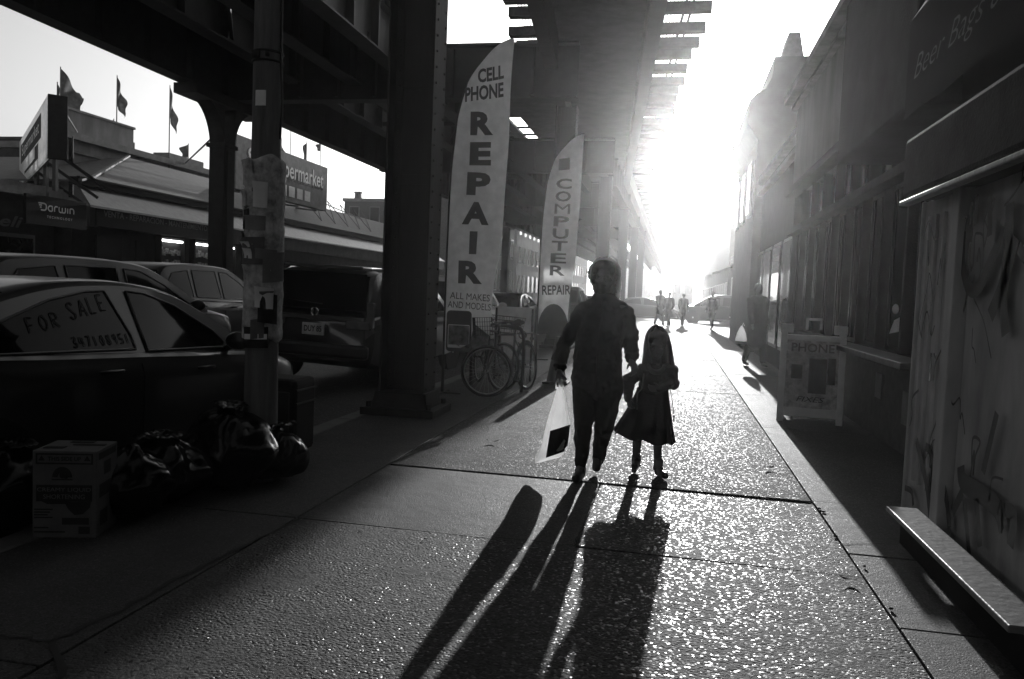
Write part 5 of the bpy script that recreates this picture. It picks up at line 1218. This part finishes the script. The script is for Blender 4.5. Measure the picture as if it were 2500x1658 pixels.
def phone(t,place):
    mb=MB(); pl=lambda a,b: place(a,b,.013)
    def rr(x0,z0,x1,z1,r,n=5):
        out=[]
        for cx_,cz_,a0 in ((x1-r,z1-r,0),(x0+r,z1-r,90),(x0+r,z0+r,180),(x1-r,z0+r,270)):
            for k in range(n+1): a=R(a0+90*k/n); out.append((cx_+r*math.cos(a),cz_+r*math.sin(a)))
        return out
    def ring(o,i_):
        n=len(o); mb.add([pl(*p) for p in o]+[pl(*p) for p in i_],[(k,(k+1)%n,n+(k+1)%n,n+k) for k in range(n)])
    ring(rr(.03,.55,.36,1.08,.05),rr(.05,.6,.335,.9,.012)); mb.build('phone_picture','banner_ink',t,recalc=False)
    mb=MB(); mb.add([pl(*p) for p in ((.40,.92),(.6,.78),(.56,.58),(.47,.56),(.34,.66))],[(0,1,2,3,4)]); mb.add([place(a,b,.016) for a,b in ((.12,.66),(.22,.86),(.29,.87),(.2,.62))],[(0,1,2,3)]); mb.add([place(a,b,.016) for a,b in ((.06,.64),(.33,.64),(.33,.89),(.06,.89))],[(0,1,2,3)]); mb.build('screen_picture','banner_grey',t,recalc=False)
banner('nearest tall feather banner reading CELL PHONE REPAIR ALL MAKES AND MODELS',-2.88,9.9,items,phone)
it2=[('REPAIR',.36,1.42,dict(w=.58,h=.19,bold=.015,rot=R(3)))]
for i,chh in enumerate('COMPUTER'): it2.append((chh,.42-.008*i,3.52-i*.245,dict(w=.31,h=.2,bold=0. if chh=='M' else .02)))
def icon(t,place):
    mb=MB(); mb.add([place(a,b,.013) for a,b in ((.30,3.78),(.52,3.8),(.52,4.03),(.30,4.0))],[(0,1,2,3)]); mb.build('icon','banner_ink',t,recalc=False)
    mb=MB(); n=14; P=[(.01,.5)]+[(.32-.31*math.cos(math.pi*k/n),.62+.52*math.sin(math.pi*k/n)) for k in range(n+1)]+[(.585,.55)]
    mb.add([place(a,max(b,.52),.013) for a,b in P],[tuple(range(len(P)))]); mb.build('mouse_picture','ink_soft',t,recalc=False)
banner('second paler feather banner reading COMPUTER REPAIR, farther along the kerb',-2.66,15.8,it2,icon)
# far feather flag across the street
t=thing('feather_banner','dark feather banner lettered upwards in front of the lit supermarket windows','banner',(-12.6,20.3,0))
mb=MB(); mb.tube(spline([(0,-.5,0),(0,-.4,1.6),(0,-.2,2.6),(0,.5,3.1)],6),.018,6); mb.build('pole','wire',t)
mb=MB(); mb.grid(lambda u,v:(.0+.03*math.sin(v*6),-.45+.25*v+.75*u*(1-.1*v)+(.1*v*v),.7+(2.3)*v+.1*u),10,20); mb.build('cloth','dark_paint',t,smooth=True,recalc=False)
mb=MB(); put_text(mb,'bile.',lambda a,b: Vector((.04,.08+b+.12*a,1.75+a)),0,0,w=1.5,h=.42); mb.build('lettering','grey_ink',t,recalc=False)
# sign standing behind the bicycles
sg_=thing('shop_sign','pale upright sign board half hidden behind the bicycles','sign',(-2.36,11.9,0))
mb=MB(); mb.box(0,0,.72,.62,.03,.8); mb.build('panel','banner',sg_,bevel=.004)
mb=MB(); fn=plane_fn((0,-.019,.72),(1,0,0),(0,0,1)); put_text(mb,'O',fn,.14,-.02,h=.13,bold=.0); put_text(mb,'Y',fn,.12,-.2,h=.13); mb.build('lettering','ink_soft',sg_,recalc=False)
mb=MB()
for x in (-.28,.28): mb.bar((x,.0,0),(x,0,1.1),.03,.04)
mb.build('leg','steel',sg_)
# traffic cone and its long shadow
cn=thing('traffic_cone','dark traffic cone on the sidewalk just left of the woman\'s elbow','traffic cone',(-1.67,11.85,0))
mb=MB(); mb.lathe([(.15,.03),(.145,.06),(.09,.38),(.045,.68),(.04,.71),(.02,.712)],n=28); mb.build('cone','cone',cn,smooth=True,angle=40)
mb=MB(); mb.lathe([(.098,.36),(.07,.53),(.068,.53)],n=28); mb.build('band','ink_soft',cn,smooth=True)
mb=MB(); mb.box(0,0,.018,.38,.38,.03); mb.build('base','rubber',cn,bevel=.01)
# bicycles
def bicycle(label,loc,rz,steer,paint='bike_paint',lean=0.):
    t=thing('bicycle',label,'bicycle',loc,group='bicycles locked at the kerb',rot=(lean,0,rz)); wr=.335
    fw=Vector((.52,0,wr)); rw=Vector((-.52,0,wr)); hd0=Vector((.40,0,.62)); hd1=Vector((.36,0,.80)); st_=Vector((-.18,0,.78)); bb=Vector((-.08,0,.29))
    mb=MB()
    for a,b,r in ((hd0,hd1,.021),(hd1,st_,.015),(hd0,bb,.018),(st_,bb,.016),(st_+Vector((.0,0,-.06)),rw,.009),(bb,rw,.010)): mb.cyl(a,b,r,r,8)
    mb.cyl(st_,st_+Vector((-.04,0,.14)),.013,.013,8); mb.build('frame',paint,t,smooth=True,angle=40)
    q=Matrix.Translation(hd0)@Matrix.Rotation(steer,4,'Z')@Matrix.Translation(-hd0)
    def wheel(c,ax,name):
        m=MB(); m.torus(c,ax,wr-.022,.021,40,8); wo=m.build('wheel','rubber',t,smooth=True)
        m=MB(); m.torus(c,ax,wr-.047,.010,40,6); m.cyl(Vector(c)-Vector(ax)*.04,Vector(c)+Vector(ax)*.04,.022,.022,10); m.build('rim','rim',wo,smooth=True)
        m=MB(); axv=Vector(ax).normalized(); u=axv.orthogonal().normalized(); v_=axv.cross(u)
        for k in range(28):
            a=2*math.pi*k/28; m.tube([Vector(c)+axv*(.03 if k%2 else -.03)+(u*math.cos(a+.25)+v_*math.sin(a+.25))*.02,Vector(c)+(u*math.cos(a)+v_*math.sin(a))*(wr-.05)],.0013,4)
        o=m.build('spokes','rim',wo,recalc=False)
    wheel(rw,(0,1,0),'r'); fwc=q@fw; fax=(q.to_3x3()@Vector((0,1,0))); wheel(fwc,fax,'f')
    mb=MB(); 
    for sg in (-1,1): mb.tube([q@(hd0+Vector((0,sg*.05,-.02))),q@(fw+Vector((0,sg*.055,0)))],[.013,.009],8)
    mb.bar(q@(hd0+Vector((0,-.06,-.02))),q@(hd0+Vector((0,.06,-.02))),.03,.03); mb.build('fork',paint,t,smooth=True,angle=40)
    mb=MB(); hb=hd1+Vector((-.02,0,.12)); mb.tube([q@(hd1),q@hb],.014,8); mb.tube(spline([q@(hb+Vector((-.10,-.29,.03))),q@(hb+Vector((-.02,-.18,.03))),q@hb,q@(hb+Vector((-.02,.18,.03))),q@(hb+Vector((-.10,.29,.03)))],5),.012,8)
    for sg in (-1,1): mb.tube([q@(hb+Vector((-.11,sg*.3,.03))),q@(hb+Vector((-.02,sg*.2,.03)))],.018,8); mb.tube([q@(hb+Vector((-.0,sg*.17,.03))),q@(hb+Vector((.05,sg*.25,.01)))],.006,6)
    mb.build('handlebar','plastic',t,smooth=True)
    mb=MB(); s0=st_+Vector((-.05,0,.16)); mb.cap(s0+Vector((-.08,0,0)),s0+Vector((.14,0,-.005)),.05,.022); mb.ell(s0+Vector((-.09,0,.0)),(.07,.085,.035)); mb.build('saddle','rubber',t,smooth=True)
    mb=MB(); mb.torus(bb,(0,1,0),.09,.006,28,6)
    for sg in (-1,1): e=bb+Vector((.12*sg,sg*.07,-.11*sg)); mb.bar(bb+Vector((0,sg*.06,0)),e,.018,.022,up=(0,1,0)); mb.box(e.x,e.y+sg*.05,e.z,.09,.08,.025)
    mb.build('crank','steel',t,smooth=True,angle=40)
    mb=MB()
    for k in range(5): z=hd1.z-.0+.055*k; w_=.15+.012*k; mb.tube([q@(Vector((.42,0,0))+Vector((a,b,z))) for a,b in ((0,-w_),(.24,-w_),(.24,w_),(0,w_))],.004,5,close=True)
    for k in range(9):
        b=-.15+.3*k/8; mb.tube([q@Vector((.66,b,hd1.z)),q@Vector((.66,b*1.3,hd1.z+.22))],.003,4); mb.tube([q@Vector((.42+.24*k/8,-.15,hd1.z)),q@Vector((.42+.24*k/8,-.2,hd1.z+.22))],.003,4); mb.tube([q@Vector((.42+.24*k/8,.15,hd1.z)),q@Vector((.42+.24*k/8,.2,hd1.z+.22))],.003,4)
    mb.build('basket','wire',t)
    mb=MB(); mb.tube([rw+Vector((wr*1.03*math.cos(a),0,wr*1.03*math.sin(a))) for a in [R(20+k*13) for k in range(11)]],.018,6); mb.box(rw.x-.02,0,wr*2+.12,.32,.13,.02)
    for sg in (-1,1): mb.tube([rw+Vector((0,sg*.05,0)),Vector((rw.x-.12,sg*.06,wr*2+.11))],.006,5)
    mb.build('rear_rack','steel_dark',t,smooth=True,angle=40)
    mb=MB(); mb.disc((rw.x-.2,0,wr*2+.04),(1,0,0),.03,.012,14); mb.build('reflector','tail_glass',t)
    return t
p0=Vector((-2.17,9.75,0)); p1=Vector((-1.92,10.72,0)); c=(p0+p1)/2; d=(p0-p1); rz=math.atan2(d.y,d.x)
bicycle('bicycle with its front wheel turned towards us below the nearest feather banner',(c.x,c.y,0),rz,R(-68),lean=R(4))
bicycle('second bicycle jammed behind the first, its saddle by the pale sign board',(-2.52,10.9,0),R(-62),R(25),lean=R(-4))
# bike rack
mb=MB(); mb.tube(spline([(-2.6,10.3,0),(-2.6,10.3,.75),(-2.45,10.35,.88),(-2.1,10.45,.88),(-1.95,10.5,.75),(-1.95,10.5,0)],6),.024,10); tag(mb.build('bicycle_rack','steel',smooth=True),'bent steel hoop rack the bicycles lean on','bicycle rack')
HAZE=.0008; HAZE_G=.9
# ------------------------------------------------------------------ air: volume added to stand in for lens glare round the sun
mb=MB(); mb.box(0,139,8.,262,424,19.); hz=mb.build('glare_haze',['black']); hz['kind']='stuff'
hm=bpy.data.materials.new('glare_haze'); hm.use_nodes=True; t=hm.node_tree
for n in list(t.nodes):
    if n.type!='OUTPUT_MATERIAL': t.nodes.remove(n)
pv=t.nodes.new('ShaderNodeVolumePrincipled'); pv.inputs['Color'].default_value=(1,1,1,1); pv.inputs['Density'].default_value=HAZE; pv.inputs['Anisotropy'].default_value=HAZE_G
t.links.new(pv.outputs[0],t.nodes['Material Output'].inputs['Volume']); hz.data.materials.clear(); hz.data.materials.append(hm)
